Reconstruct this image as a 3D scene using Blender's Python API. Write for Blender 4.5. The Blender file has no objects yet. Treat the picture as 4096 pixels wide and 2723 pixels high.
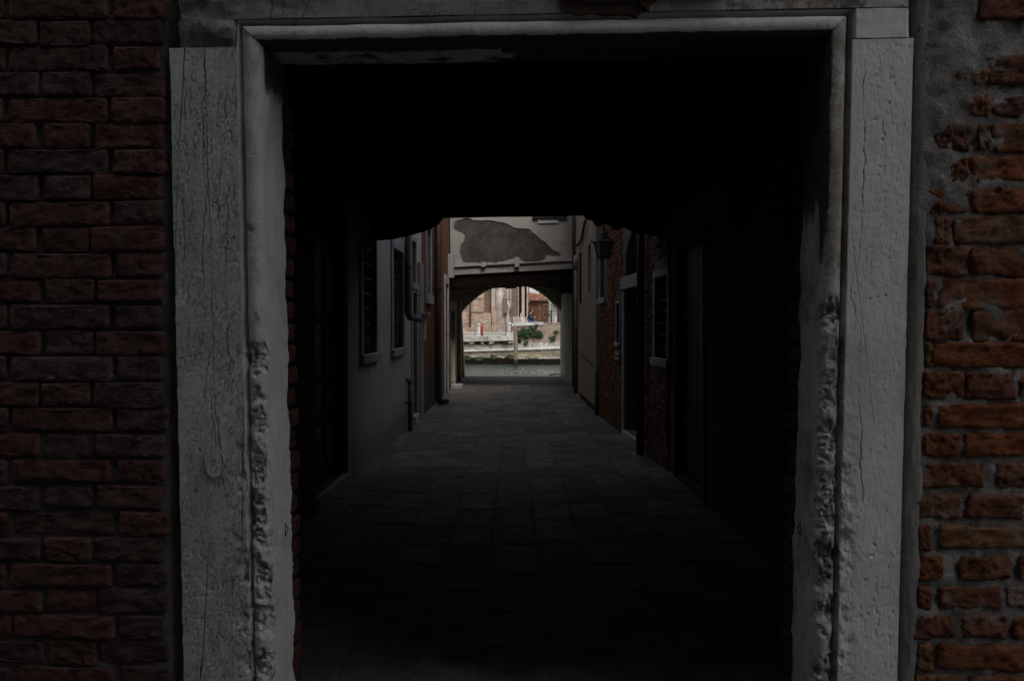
import bpy, bmesh, math, random
from mathutils import Vector, Matrix, noise
from mathutils.geometry import tessellate_polygon
random.seed(7)
scene = bpy.context.scene
COL = scene.collection
R = math.radians

# ------------------------------------------------------------------ camera, sky, sun, exposure
CAM = Vector((0, 0, 1.55)); FPX = 3137.0; CX, CY = 2048.0, 1361.5
PITCH = math.atan((CY - 1300.0) / FPX); YAW = math.atan(7.0 / FPX)
cd = bpy.data.cameras.new('camera'); cam = bpy.data.objects.new('camera', cd); COL.objects.link(cam)
cd.sensor_fit = 'HORIZONTAL'; cd.sensor_width = 36.0; cd.lens = 36.0 * FPX / 4096.0
cd.clip_start = 0.05; cd.clip_end = 2000
cam.location = CAM; cam.rotation_euler = (math.pi / 2 - PITCH, 0, -YAW)
scene.camera = cam
CR = cam.rotation_euler.to_matrix()

SUN_EL, SUN_AZ = R(50), R(160)          # azimuth clockwise from +Y: from the right, a little behind
w = bpy.data.worlds.new('World'); scene.world = w; w.use_nodes = True
nt = w.node_tree; nt.nodes.clear()
sky = nt.nodes.new('ShaderNodeTexSky'); sky.sky_type = 'NISHITA'; sky.sun_disc = False
sky.sun_elevation = SUN_EL; sky.sun_rotation = SUN_AZ
sky.air_density = 1.0; sky.dust_density = 4.5; sky.ozone_density = 0.6
bg = nt.nodes.new('ShaderNodeBackground'); bg.inputs['Strength'].default_value = 0.10
wo = nt.nodes.new('ShaderNodeOutputWorld')
hs = nt.nodes.new('ShaderNodeHueSaturation'); hs.inputs['Saturation'].default_value = 0.42   # overcast: a greyer sky
nt.links.new(sky.outputs[0], hs.inputs['Color']); nt.links.new(hs.outputs[0], bg.inputs[0]); nt.links.new(bg.outputs[0], wo.inputs[0])
sl = bpy.data.lights.new('sun', 'SUN'); sl.energy = 0.75; sl.angle = R(24); sl.color = (1, .97, .92)
sun = bpy.data.objects.new('sun', sl); COL.objects.link(sun)
sd = Vector((math.sin(SUN_AZ) * math.cos(SUN_EL), math.cos(SUN_AZ) * math.cos(SUN_EL), math.sin(SUN_EL)))
sun.rotation_euler = sd.to_track_quat('Z', 'Y').to_euler(); sun.location = (0, -5, 30)
vs = scene.view_settings; vs.view_transform = 'Standard'; vs.look = 'None'; vs.gamma = 1.0
vs.exposure = 0.85; vs.use_curve_mapping = False
scene.cycles.max_bounces = 6; scene.cycles.diffuse_bounces = 4
scene.cycles.use_denoising = True
scene.cycles.caustics_reflective = False; scene.cycles.caustics_refractive = False

# ------------------------------------------------------------------ helpers
def ray(px, py):
    return (CR @ Vector(((px - CX) / FPX, (CY - py) / FPX, -1.0)))
def at(px, py, Y):
    d = ray(px, py); return CAM + d * (Y / d.y)

class Fr:
    """a wall plane: s runs A->B, z up, d into the wall (negative = proud of it)"""
    def __init__(s, A, B):
        s.A = Vector((A[0], A[1], 0)); s.dir = (Vector((B[0], B[1], 0)) - s.A); s.L = s.dir.length; s.dir.normalize()
        s.n = Vector((s.dir.y, -s.dir.x, 0))
    def pt(s, a, z, d=0.0):
        p = s.A + s.dir * a - s.n * d; return Vector((p.x, p.y, z))
    def px(s, px, py, d=0.0):
        r = ray(px, py); o = s.A - s.n * d
        t = (o - CAM).dot(s.n) / r.dot(s.n); p = CAM + r * t
        return (p - s.A).dot(s.dir), p.z
    def sy(s, Y):
        return (Y - s.A.y) / s.dir.y

class G:
    def __init__(s): s.v = []; s.f = []
    def add(s, vs, fs):
        o = len(s.v); s.v += [tuple(p) for p in vs]; s.f += [tuple(i + o for i in f) for f in fs]; return s
    def hexa(s, b, t):
        return s.add(list(b) + list(t), [(3,2,1,0),(4,5,6,7),(0,1,5,4),(1,2,6,5),(2,3,7,6),(3,0,4,7)])
    def box(s, x0, x1, y0, y1, z0, z1):
        return s.hexa([(x0,y0,z0),(x1,y0,z0),(x1,y1,z0),(x0,y1,z0)], [(x0,y0,z1),(x1,y0,z1),(x1,y1,z1),(x0,y1,z1)])
    def fbox(s, F, a, b, z0, z1, d0, d1):
        P = F.pt
        return s.hexa([P(a,z0,d0),P(b,z0,d0),P(b,z0,d1),P(a,z0,d1)], [P(a,z1,d0),P(b,z1,d0),P(b,z1,d1),P(a,z1,d1)])
    def qbox(s, F, pxs, d0, d1):
        """prism whose front outline is traced as pixels on plane F, from depth d0 to d1"""
        sz = [F.px(x, y) for x, y in pxs]; return s.sprism(F, sz, d0, d1)
    def sprism(s, F, sz, d0, d1):
        n = len(sz)
        vs = [F.pt(a, z, d0) for a, z in sz] + [F.pt(a, z, d1) for a, z in sz]
        tris = tessellate_polygon([[Vector((a, z, 0)) for a, z in sz]])
        fs = [tuple(t) for t in tris] + [tuple(i + n for i in t[::-1]) for t in tris]
        fs += [(i, (i+1) % n, (i+1) % n + n, i + n) for i in range(n)]
        return s.add(vs, fs)
    def tube(s, path, r, n=8, cap=True):
        path = [Vector(p) for p in path]; m = len(path); rr = r if isinstance(r, (list, tuple)) else [r] * m
        vs = []; up = None
        for i, p in enumerate(path):
            t = (path[min(i+1, m-1)] - path[max(i-1, 0)]).normalized()
            if up is None:
                up = Vector((0,0,1)) if abs(t.z) < .9 else Vector((1,0,0))
            u = t.cross(up).normalized(); v = u.cross(t).normalized(); up = v
            for k in range(n):
                a = 2 * math.pi * k / n; vs.append(p + (u * math.cos(a) + v * math.sin(a)) * rr[i])
        fs = [(i*n+k, i*n+(k+1) % n, (i+1)*n+(k+1) % n, (i+1)*n+k) for i in range(m-1) for k in range(n)]
        if cap: fs += [tuple(range(n))[::-1], tuple(range((m-1)*n, m*n))]
        return s.add(vs, fs)
    def lathe(s, prof, c, n=12, rot=0.0, ax=1.0):
        c = Vector(c); vs = []
        for r, z in prof:
            for k in range(n):
                a = 2 * math.pi * k / n + rot; vs.append(c + Vector((r * math.cos(a), r * math.sin(a) * ax, z)))
        m = len(prof)
        fs = [(i*n+k, i*n+(k+1) % n, (i+1)*n+(k+1) % n, (i+1)*n+k) for i in range(m-1) for k in range(n)]
        fs += [tuple(range(n))[::-1], tuple(range((m-1)*n, m*n))]
        return s.add(vs, fs)
    def grid(s, rows):
        m = len(rows); n = len(rows[0])
        return s.add([p for r in rows for p in r], [(i*n+j, i*n+j+1, (i+1)*n+j+1, (i+1)*n+j) for i in range(m-1) for j in range(n-1)])
    def wall(s, F, s0, s1, z0, z1, ops, dep=.2, T=.5):
        """wall with real openings: front face cells, reveals, and the body's sides, top and back"""
        ss = sorted({s0, s1, *[o[0] for o in ops], *[o[1] for o in ops]}); zs = sorted({z0, z1, *[o[2] for o in ops], *[o[3] for o in ops]})
        ss = [x for x in ss if s0 <= x <= s1]; zs = [x for x in zs if z0 <= x <= z1]
        P = F.pt
        for a, b in zip(ss, ss[1:]):
            for c, d in zip(zs, zs[1:]):
                m, k = (a + b) / 2, (c + d) / 2
                if any(o[0] < m < o[1] and o[2] < k < o[3] for o in ops): continue
                s.add([P(a,c), P(b,c), P(b,d), P(a,d)], [(0,1,2,3)])
        for a, b, c, d in ops:
            for q in ([(a,c),(a,d)], [(b,d),(b,c)], [(b,c),(a,c)], [(a,d),(b,d)]):
                s.add([P(*q[0]), P(*q[1]), P(*q[1], dep), P(*q[0], dep)], [(0,1,2,3)])
        s.add([P(s0,z0), P(s0,z1), P(s0,z1,T), P(s0,z0,T)], [(0,1,2,3)])
        s.add([P(s1,z1), P(s1,z0), P(s1,z0,T), P(s1,z1,T)], [(0,1,2,3)])
        s.add([P(s0,z1), P(s1,z1), P(s1,z1,T), P(s0,z1,T)], [(0,1,2,3)])
        s.add([P(s0,z0,T), P(s1,z0,T), P(s1,z1,T), P(s0,z1,T)], [(3,2,1,0)])
        return s

def link(name, g, mat, parent=None, smooth=False, bevel=0.0, fixn=True):
    me = bpy.data.meshes.new(name); me.from_pydata(g.v, [], g.f)
    if fixn or bevel:
        bm = bmesh.new(); bm.from_mesh(me)
        if bevel:
            bmesh.ops.remove_doubles(bm, verts=bm.verts, dist=1e-5)
            bmesh.ops.bevel(bm, geom=bm.edges[:], offset=bevel, segments=1, affect='EDGES', clamp_overlap=True)
        bmesh.ops.recalc_face_normals(bm, faces=bm.faces); bm.to_mesh(me); bm.free()
    if smooth:
        for p in me.polygons: p.use_smooth = True
        if smooth != True: me.set_sharp_from_angle(angle=R(smooth))
    if mat: me.materials.append(mat)
    o = bpy.data.objects.new(name, me); COL.objects.link(o)
    if parent is not None: put(o, parent)
    return o
def put(o, parent):
    o.parent = parent
    if parent.type == 'EMPTY': o.location = o.location - parent.location
def tag(o, label, cat, group=None):
    o['label'] = label; o['category'] = cat
    if group: o['group'] = group
    return o
def thing(name, label, cat, base, group=None):
    e = bpy.data.objects.new(name, None); COL.objects.link(e); e.location = base; e.empty_display_size = .2
    return tag(e, label, cat, group)
def struct(name, g, mat, kind='structure', **k):
    o = link(name, g, mat, **k); o['kind'] = kind; return o
def copy_tree(o, loc):
    c = o.copy(); COL.objects.link(c); c.location = loc
    for ch in o.children:
        d = ch.copy(); COL.objects.link(d); d.parent = c
    return c
def nz(p, sc, oct=3, seed=0.0):
    return noise.fractal(Vector((p[0]*sc + seed, p[1]*sc - seed, p[2]*sc + 2*seed)), 0.9, 2.1, oct)

# ------------------------------------------------------------------ materials
class N:
    def __init__(s, name):
        s.m = bpy.data.materials.new(name); s.m.use_nodes = True; s.t = s.m.node_tree; s.p = s.t.nodes['Principled BSDF']
        s.pos = s.new('ShaderNodeNewGeometry').outputs['Position']
    def new(s, typ, **kw):
        n = s.t.nodes.new(typ)
        for k, v in kw.items(): setattr(n, k, v)
        return n
    def set(s, sock, val):
        if isinstance(val, bpy.types.NodeSocket): s.t.links.new(val, sock)
        else:
            if hasattr(sock.default_value, '__len__') and not hasattr(val, '__len__'): val = (val,) * len(sock.default_value)
            if hasattr(val, '__len__') and len(val) == 3 and len(sock.default_value) == 4: val = (*val, 1)
            sock.default_value = val
    def vec(s, sc=(1,1,1), off=(0,0,0), src=None):
        n = s.new('ShaderNodeMapping'); s.set(n.inputs['Vector'], src or s.pos); n.inputs['Scale'].default_value = sc; n.inputs['Location'].default_value = off
        return n.outputs[0]
    def noise(s, scale, detail=5, rough=.6, sc=(1,1,1), off=(0,0,0), src=None):
        n = s.new('ShaderNodeTexNoise'); s.set(n.inputs['Vector'], s.vec(sc, off, src)); n.inputs['Scale'].default_value = scale
        n.inputs['Detail'].default_value = detail; n.inputs['Roughness'].default_value = rough; return n.outputs['Fac']
    def ramp(s, fac, a, b, ca=(0,0,0), cb=(1,1,1)):
        n = s.new('ShaderNodeMapRange', interpolation_type='SMOOTHSTEP'); s.set(n.inputs[0], fac); n.inputs[1].default_value = a; n.inputs[2].default_value = b
        return n.outputs[0]
    def mix(s, fac, a, b, mode='MIX'):
        n = s.new('ShaderNodeMix', data_type='RGBA', blend_type=mode); s.set(n.inputs[0], fac); s.set(n.inputs[6], a); s.set(n.inputs[7], b); return n.outputs[2]
    def math(s, op, a, b=0.0):
        n = s.new('ShaderNodeMath', operation=op); s.set(n.inputs[0], a); s.set(n.inputs[1], b); return n.outputs[0]
    def cracks(s, scale, width, sc=(1,1,1), wob=.15, off=(0,0,0)):
        nn = s.new('ShaderNodeTexNoise'); s.set(nn.inputs['Vector'], s.vec(sc, off)); nn.inputs['Scale'].default_value = scale * 2.0; nn.inputs['Detail'].default_value = 4
        v = s.new('ShaderNodeVectorMath', operation='MULTIPLY_ADD'); s.set(v.inputs[0], nn.outputs['Color']); v.inputs[1].default_value = (wob, wob, wob); s.set(v.inputs[2], s.vec(sc, off))
        vo = s.new('ShaderNodeTexVoronoi', feature='DISTANCE_TO_EDGE'); s.set(vo.inputs['Vector'], v.outputs[0]); vo.inputs['Scale'].default_value = scale
        return s.ramp(vo.outputs['Distance'], width, 0.0)
    def rnd(s): return s.new('ShaderNodeObjectInfo').outputs['Random']
    def bump(s, h, strength=.5, dist=.01, prev=None):
        n = s.new('ShaderNodeBump'); s.set(n.inputs['Height'], h); n.inputs['Strength'].default_value = strength; n.inputs['Distance'].default_value = dist
        if prev: s.set(n.inputs['Normal'], prev)
        return n.outputs[0]
    def out(s, col, rough=.85, nrm=None, spec=.3, metal=0.0):
        s.set(s.p.inputs['Base Color'], col); s.set(s.p.inputs['Roughness'], rough); s.p.inputs['Specular IOR Level'].default_value = spec; s.p.inputs['Metallic'].default_value = metal
        if nrm: s.set(s.p.inputs['Normal'], nrm)
        return s.m

def mul(c, k): return tuple(x * k for x in c)
def simple(name, c, c2=None, scale=6, rough=.8, bs=60, bstr=.25, bd=.004, sc=(1,1,1), spec=.3, metal=0.0, lo=.35, hi=.65, rnd=0.0, c3=None, s3=2.0):
    n = N(name); c2 = c2 or mul(c, .6)
    f = n.ramp(n.noise(scale, 6, .62, sc), lo, hi); col = n.mix(f, c, c2)
    if c3: col = n.mix(n.ramp(n.noise(s3, 5, .65, sc, (7, 3, 1)), .55, .68), col, c3)
    if rnd:
        k = n.math('ADD', n.math('MULTIPLY', n.rnd(), 2 * rnd), 1 - rnd)
        col = n.mix(1.0, col, n.new_rgb(k) if hasattr(n, 'new_rgb') else k, 'MULTIPLY')
    return n.out(col, rough, n.bump(n.noise(bs, 6, .7), bstr, bd), spec, metal)

def brick_mat(name, cols, mortar, rnd=True, stain=None, rough=.95, eff=.0, bstr=.9, smear=(.58, .75, .55)):
    """single built bricks: colour differs brick by brick (object random) and across each face"""
    n = N(name); r = n.rnd() if rnd else n.noise(3, 2)
    cr = n.new('ShaderNodeValToRGB'); cr.color_ramp.interpolation = 'LINEAR'
    el = cr.color_ramp.elements
    while len(el) < len(cols): el.new(.5)
    for i, c in enumerate(cols): el[i].position = i / (len(cols) - 1); el[i].color = (*c, 1)
    n.set(cr.inputs[0], r)
    col = n.mix(n.ramp(n.noise(14, 6, .7), .35, .7), cr.outputs[0], n.mix(1.0, cr.outputs[0], (.45,.42,.42), 'MULTIPLY'))
    col = n.mix(n.math('MULTIPLY', n.ramp(n.noise(7, 7, .75, off=(3,1,8)), smear[0], smear[1]), smear[2]), col, mortar)
    if eff: col = n.mix(n.math('MULTIPLY', n.ramp(n.noise(9, 6, .75, off=(11,2,4)), .6, .8), eff), col, (.42,.40,.38))
    h = n.math('ADD', n.noise(45, 8, .75, (1,1,2.2)), n.math('MULTIPLY', n.noise(160, 4, .7), .35))
    return n.out(col, rough, n.bump(h, bstr, .016), .15)

def far_brick(name, c1, c2, mortar, u='x', patch=None, patchc=(.4,.36,.32), streak=.0, streakc=(.55,.5,.47), dirt=.5, bw=.26, bh=.072, dark=(.06,.055,.045)):
    """brickwork too far off to pick apart: a brick pattern with patches of old render and weathering"""
    n = N(name); sp = n.new('ShaderNodeSeparateXYZ'); n.set(sp.inputs[0], n.pos)
    cb = n.new('ShaderNodeCombineXYZ'); n.set(cb.inputs[0], sp.outputs['X' if u == 'x' else 'Y']); n.set(cb.inputs[1], sp.outputs['Z'])
    b = n.new('ShaderNodeTexBrick'); n.set(b.inputs['Vector'], cb.outputs[0])
    n.set(b.inputs['Color1'], c1); n.set(b.inputs['Color2'], c2); n.set(b.inputs['Mortar'], mortar)
    b.inputs['Scale'].default_value = 1; b.inputs['Mortar Size'].default_value = .010; b.inputs['Mortar Smooth'].default_value = .4; b.inputs['Bias'].default_value = -.1
    b.inputs['Brick Width'].default_value = bw; b.inputs['Row Height'].default_value = bh
    col = n.mix(n.ramp(n.noise(7, 3, .8, (1,1,3)), .3, .7), b.outputs['Color'], n.mix(1.0, b.outputs['Color'], (.62,.62,.66), 'MULTIPLY'))
    col = n.mix(n.math('MULTIPLY', n.ramp(n.noise(2.6, 4, .85, (.7,.7,2.6), (9,4,2)), .50, .60), .75), col, c2)
    col = n.mix(n.math('MULTIPLY', n.ramp(n.noise(3.1, 4, .85, (.6,.6,2.8), (2,14,7)), .54, .64), .7), col, mul(c1, .55))
    if patch: col = n.mix(n.math('MULTIPLY', n.ramp(n.noise(patch, 7, .7, (1,1,.6), (2,7,5)), .5, .6), .8), col, patchc)
    if streak: col = n.mix(n.math('MULTIPLY', n.ramp(n.noise(1.3, 7, .72, (1,1,.28), (5,5,1)), .45, .66), streak), col, streakc)
    col = n.mix(n.math('MULTIPLY', n.ramp(n.noise(.9, 6, .7, (1,1,.5), (1,9,3)), .5, .7), dirt), col, dark)
    h = n.math('ADD', n.math('MULTIPLY', b.outputs['Fac'], -.8), n.noise(30, 5, .7))
    return n.out(col, .95, n.bump(h, .6, .02), .1)

def plaster(name, c, c2, stain=(.12,.11,.1), amt=.5, rough=.9, vs_=.25, crack=.0, scale=1.6, low=None, lowz=(.0,.6), bs=40, bstr=.3):
    n = N(name)
    col = n.mix(n.ramp(n.noise(scale, 7, .65), .35, .68), c, c2)
    col = n.mix(n.math('MULTIPLY', n.ramp(n.noise(scale * 2.6, 7, .7, (1,1,vs_), (4,2,8)), .5, .75), amt), col, stain)
    if crack: col = n.mix(n.math('MULTIPLY', n.cracks(1.1, .012, wob=.5), crack), col, mul(c, .25))
    if low:
        sp = n.new('ShaderNodeSeparateXYZ'); n.set(sp.inputs[0], n.pos)
        hz = n.math('ADD', sp.outputs['Z'], n.math('MULTIPLY', n.noise(4, 5, .7), .5))
        col = n.mix(n.ramp(hz, lowz[1] + .25, lowz[0] + .25), col, low)
    h = n.math('ADD', n.noise(bs, 6, .7), n.math('MULTIPLY', n.noise(6, 4, .6), 1.5))
    return n.out(col, rough, n.bump(h, bstr, .008), .2)

def stone_mat(name, c, c2, crack=.8, csc=(1,1,.35), cscale=26, cw=.035, blotch=.0, blotchc=(.06,.06,.05), bstr=.8, hb=70, ochre=0.0, pits=.5):
    n = N(name)
    col = n.mix(n.ramp(n.noise(5, 7, .7), .3, .7), c, c2)
    col = n.mix(n.math('MULTIPLY', n.ramp(n.noise(60, 5, .8), .55, .75), .45), col, mul(c2, .5))
    col = n.mix(n.math('MULTIPLY', n.ramp(n.noise(2.6, 7, .75, (1,1,.35), (4,9,1)), .46, .66), .45), col, (c2[0]*.62, c2[1]*.60, c2[2]*.52))
    col = n.mix(n.math('MULTIPLY', n.ramp(n.noise(4.2, 7, .75, (1,1,.5), (14,2,6)), .55, .68), .5), col, mul(c, 1.15))
    ck = n.math('MULTIPLY', n.cracks(cscale, cw, csc, .10), n.ramp(n.noise(7, 6, .75, (1,1,.5), (3,3,3)), .40, .62))
    ck2 = n.math('MULTIPLY', n.cracks(cscale * .28, cw * .22, (1,1,.05), .03, (1,2,3)), n.ramp(n.noise(3, 5, .7, (1,1,.4), (8,3,1)), .40, .55))
    pit = n.ramp(n.noise(hb * 1.3, 5, .8, (1,1,.7), (5,5,9)), .60, .70)
    ck2 = n.math('MAXIMUM', ck2, n.math('MULTIPLY', pit, pits))
    ckm = n.math('MAXIMUM', ck, ck2)
    col = n.mix(n.math('MULTIPLY', ckm, crack), col, (.035,.035,.03))
    at_ = n.new('ShaderNodeAttribute', attribute_name='crack')
    col = n.mix(n.math('MULTIPLY', at_.outputs['Fac'], .5), col, (.03,.03,.026))
    so_ = n.new('ShaderNodeAttribute', attribute_name='dark_tone'); sf = n.math('ADD', so_.outputs['Fac'], n.math('MULTIPLY', n.math('SUBTRACT', n.noise(16, 6, .8, (1,1,.6), (2,2,2)), .5), 1.1))
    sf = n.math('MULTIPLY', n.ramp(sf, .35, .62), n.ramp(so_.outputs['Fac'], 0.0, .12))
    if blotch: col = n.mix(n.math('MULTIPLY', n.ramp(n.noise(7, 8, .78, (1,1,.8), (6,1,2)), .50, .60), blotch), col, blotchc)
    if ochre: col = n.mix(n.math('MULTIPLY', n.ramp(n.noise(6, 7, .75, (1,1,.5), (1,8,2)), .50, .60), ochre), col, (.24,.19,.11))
    col = n.mix(n.math('MULTIPLY', sf, .93), col, (.020,.018,.016))  # near-black tone where the vertex attribute is set
    h = n.math('ADD', n.noise(hb, 8, .75), n.math('MULTIPLY', n.noise(hb * 3, 4, .7, (1,1,1.6)), .5))
    nb = n.bump(h, bstr, .008); nb = n.bump(n.math('SUBTRACT', 1.0, ckm), crack, .01, nb)
    return n.out(col, .9, nb, .25)

M_jambL = stone_mat('weathered_limestone', (.66,.69,.66), (.53,.56,.53), crack=.9, csc=(1,1,.4), cscale=34, cw=.045, bstr=1.0, pits=.6)
M_jambR = stone_mat('pale_limestone', (.66,.67,.70), (.56,.57,.59), crack=.3, csc=(1,1,.18), cscale=7, cw=.006, bstr=.28, hb=75, pits=.4, blotch=.12, blotchc=(.2,.2,.2))
M_mould = stone_mat('moulding_limestone', (.68,.70,.69), (.58,.60,.58), crack=.25, cscale=18, bstr=1.0, blotch=.08, pits=.4)
M_mouldR = stone_mat('stained_moulding_limestone', (.54,.55,.53), (.42,.42,.39), crack=.15, cscale=18, bstr=1.0, blotch=.55, ochre=.55)
M_lintel = stone_mat('lintel_limestone', (.40,.40,.40), (.29,.29,.28), crack=.7, csc=(.3,1,1.3), cscale=22, cw=.03, bstr=1.0, blotch=.35)
M_lintelR = stone_mat('blotched_lintel_limestone', (.50,.51,.52), (.38,.38,.38), crack=.1, bstr=.6, blotch=.85, ochre=.5)
M_brickL = brick_mat('dark_red_brick', [(.105,.070,.066),(.125,.072,.065),(.15,.074,.060),(.12,.082,.080),(.16,.075,.055),(.105,.082,.082)], (.12,.11,.105), eff=.45)
M_brickR = brick_mat('orange_red_brick', [(.15,.075,.06),(.25,.09,.045),(.31,.105,.04),(.20,.085,.05),(.28,.15,.07),(.15,.08,.066),(.26,.095,.045)], (.24,.215,.185), eff=.4, bstr=1.0, smear=(.53, .66, .7))
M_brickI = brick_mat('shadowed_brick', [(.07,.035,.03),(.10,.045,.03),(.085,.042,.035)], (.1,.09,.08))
M_mortL = simple('dark_lime_mortar', (.105,.10,.095), (.06,.058,.055), 8, .95, 120, .8, .006)
M_mortR = simple('grey_lime_mortar', (.25,.245,.23), (.14,.135,.125), 9, .95, 90, 1.0, .012, c3=(.30,.29,.27), s3=6)
M_cement = simple('cement_render', (.17,.17,.155), (.12,.12,.11), 7, .9, 60, .6, .006, sc=(1,1,.25))
M_iron = simple('rusty_iron', (.06,.045,.038), (.11,.06,.035), 20, .7, 80, .4, .003)
M_black = simple('black_mark', (.012,.012,.012), (.02,.02,.02), 20, .8)

FF = Fr((-3.0, 2.57), (3.0, 2.27))          # the street front of the passage house
Z_OPEN = FF.px(1500, 168)[1]                # underside of the stone lintel
sL = FF.px(1062, 1300)[0]; sR = FF.px(3283, 1300)[0]   # arrises of the opening
PXM = 2.42 / FPX

def profile(face):
    """(t, d): t away from the opening, d into the wall; reveal, roll moulding, groove, flat face"""
    pr = [(0.003, .21), (.002, .17), (.001, .13), (.0, .09), (.0, .06), (.001, .045)]
    rr = .030
    for k in range(21):
        a = math.pi * (k / 20.0); pr.append((rr - rr * math.cos(a) + .001, .024 - .030 * math.sin(a)))
    pr += [(.063, .026), (.066, .016), (.071, .008), (.074, .002)]
    nface = 96
    for k in range(1, nface + 1): pr.append((.074 + (face - .074) * k / nface, .0005))
    pr += [(face + .003, .006), (face + .004, .03), (face + .004, .06)]
    return pr

def gouge(z, t, lst):
    e = 0.0
    for (zc, tc, rz, rt, dep) in lst:
        q = ((z - zc) / rz) ** 2 + ((t - tc) / rt) ** 2
        if q < 1: e = max(e, dep * (1 - q) ** .6)
    return e

def seg_dist(a, z, pts):
    best = 9.0
    for (a0, z0), (a1, z1) in zip(pts, pts[1:]):
        if not (min(z0, z1) - .02 < z < max(z0, z1) + .02): continue
        dx, dz = a1 - a0, z1 - z0; t = max(0.0, min(1.0, ((a - a0) * dx + (z - z0) * dz) / (dx * dx + dz * dz + 1e-9)))
        best = min(best, math.hypot(a - a0 - t * dx, z - z0 - t * dz))
    return best

def jamb_mesh(side, face, lean, ztop_face, gouges, seed, rough_z, paths):
    CRK.clear(); DARK_TONE.clear(); paths = [(w_, [FF.px(x, y) for x, y in pp]) for w_, pp in paths]
    g = G(); prof = profile(face); rows = []
    z = -.02; step = .005
    zs = []
    while z < Z_OPEN + .08: zs.append(z); z += step
    s0 = sL if side < 0 else sR
    for z in zs:
        row = []
        for t, d in prof:
            ztop = Z_OPEN + (t if t < .074 else 0)
            zz = min(z, ztop if t < .074 else min(ztop_face, Z_OPEN + .074))
            edge = 1 if t >= face else 0
            s = s0 + side * (t + side * 0) + (-side) * lean * 0
            s = s0 + side * t + side * lean * (zz - 1.55)
            p = FF.pt(s, zz, d)
            e = nz(p, 9, 5, seed) * (.0035 if t < .074 else .0010) + nz(p, 45, 3, seed + 3) * (.0012 if t < .074 else .0005) + nz(p, 120, 2, seed + 4) * .0005 + (0 if t < .074 else max(0.0, nz((p.x, p.y, p.z * 2.0), 60, 4, seed + 8) - (.5 if zz > .9 else .32)) * .006); cv = 0.0
            if t > .076:
                aw = s + .006 * nz((0, 0, zz), 26, 4, seed + 1) + .0025 * nz((s, 0, zz), 90, 2, seed)
                for w_, pp in paths:
                    dd_ = seg_dist(aw, zz, pp); wv = w_ * (.6 + .8 * abs(nz((w_ * 900, 1, zz), 14, 4, seed)))
                    if dd_ < wv: cv = max(cv, (1 - (dd_ / wv) ** 2) * max(.12, min(1.0, .55 + 1.3 * nz((w_ * 500, 2, zz), 9, 3, seed + 2))))
                e += cv * .004
            CRK.append(cv)
            if t < .074:
                k = max(0.0, min(1.0, (rough_z - zz) / .5))
                rg = nz(p, 13, 5, seed + 9); fine = 1 - abs(nz((p.x, p.y, p.z * .8), 42, 5, seed + 2)) * 2.2
                big = max(0.0, min(1.0, rg * 3.2 + .55))
                if d < .05 and t > .0005: e += k * big * (.010 + .010 * fine + .005 * nz(p, 95, 3, seed + 4))
                else: e += k * (abs(rg) * .012 + .009 * fine * big + .004 * nz(p, 80, 3, seed))
            if .074 <= t < .13: e += max(0.0, min(1.0, (rough_z - zz) / .5)) * (1 - (t - .074) / .056) * max(0.0, nz(p, 15, 5, seed + 9) * .02 + .002)
            gg_ = gouge(zz + .02 * nz(p, 30, 3, seed), t + .012 * nz(p, 30, 3, seed + 6), gouges)
            e += gg_ * (.45 + .45 * nz(p, 60, 4, seed + 1))
            so = 0.0  # darker tone high on both reveals and along the right roll's inner edge
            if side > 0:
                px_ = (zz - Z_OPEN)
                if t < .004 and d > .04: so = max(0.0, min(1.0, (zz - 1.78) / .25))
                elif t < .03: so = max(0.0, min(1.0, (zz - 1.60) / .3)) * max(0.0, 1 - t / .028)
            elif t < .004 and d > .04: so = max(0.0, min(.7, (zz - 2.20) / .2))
            DARK_TONE.append(so)
            if edge: s -= side * (.006 * abs(nz((0, 0, zz), 11, 4, seed)) + .01 * max(0, nz((0, 0, zz), 5, 3, seed + 5)))
            if t < .005 and d > .05: s += side * (nz((d * 3, 0, zz), 8, 4, seed + 7) * .008)
            row.append(FF.pt(s, zz, d + e))
        rows.append(row)
    g.grid(rows); return g

zpx = lambda y, x=1000: FF.px(x, y)[1]
GL = [(zpx(1430), .030, .052, .040, .045), (zpx(1590), .030, .03, .03, .022), (zpx(1685), .03, .045, .035, .03), (zpx(925), .045, .02, .015, .015),
      (zpx(1270), .028, .014, .012, .012), (zpx(1880), .03, .06, .03, .025), (zpx(2050), .035, .07, .04, .035), (zpx(2330), .03, .06, .03, .03), (zpx(2480), .03, .06, .035, .03)]
GR = [(zpx(1255, 3300), .032, .05, .040, .045), (zpx(1420, 3300), .04, .05, .03, .02), (zpx(1560, 3300), .03, .07, .04, .025), (zpx(1760, 3300), .025, .06, .04, .03),
      (zpx(2000, 3300), .03, .05, .03, .03), (zpx(2220, 3300), .03, .03, .03, .02), (zpx(2450, 3300), .04, .05, .03, .02)]
CRK = []; DARK_TONE = []
PL = [(0.0025, [(815,170),(818,330),(806,450),(815,520),(812,700),(825,760),(808,1000),(815,1150),(800,1300),(830,1450),(815,1600)]), (0.0015, [(872,200),(880,330),(865,500),(890,640),(870,800),(880,1000),(860,1200)]), (0.0013, [(935,190),(942,420),(925,600),(935,800)]), (0.0021, [(698,1438),(760,1427),(812,1410)]), (0.0013, [(770,230),(758,420),(782,640),(765,900)]), (0.0013, [(905,300),(898,560),(912,760),(900,1100),(915,1500)]), (0.0013, [(840,1500),(850,1700),(842,1800)]), (0.0013, [(735,260),(742,500),(730,760),(740,1100)])]
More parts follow.
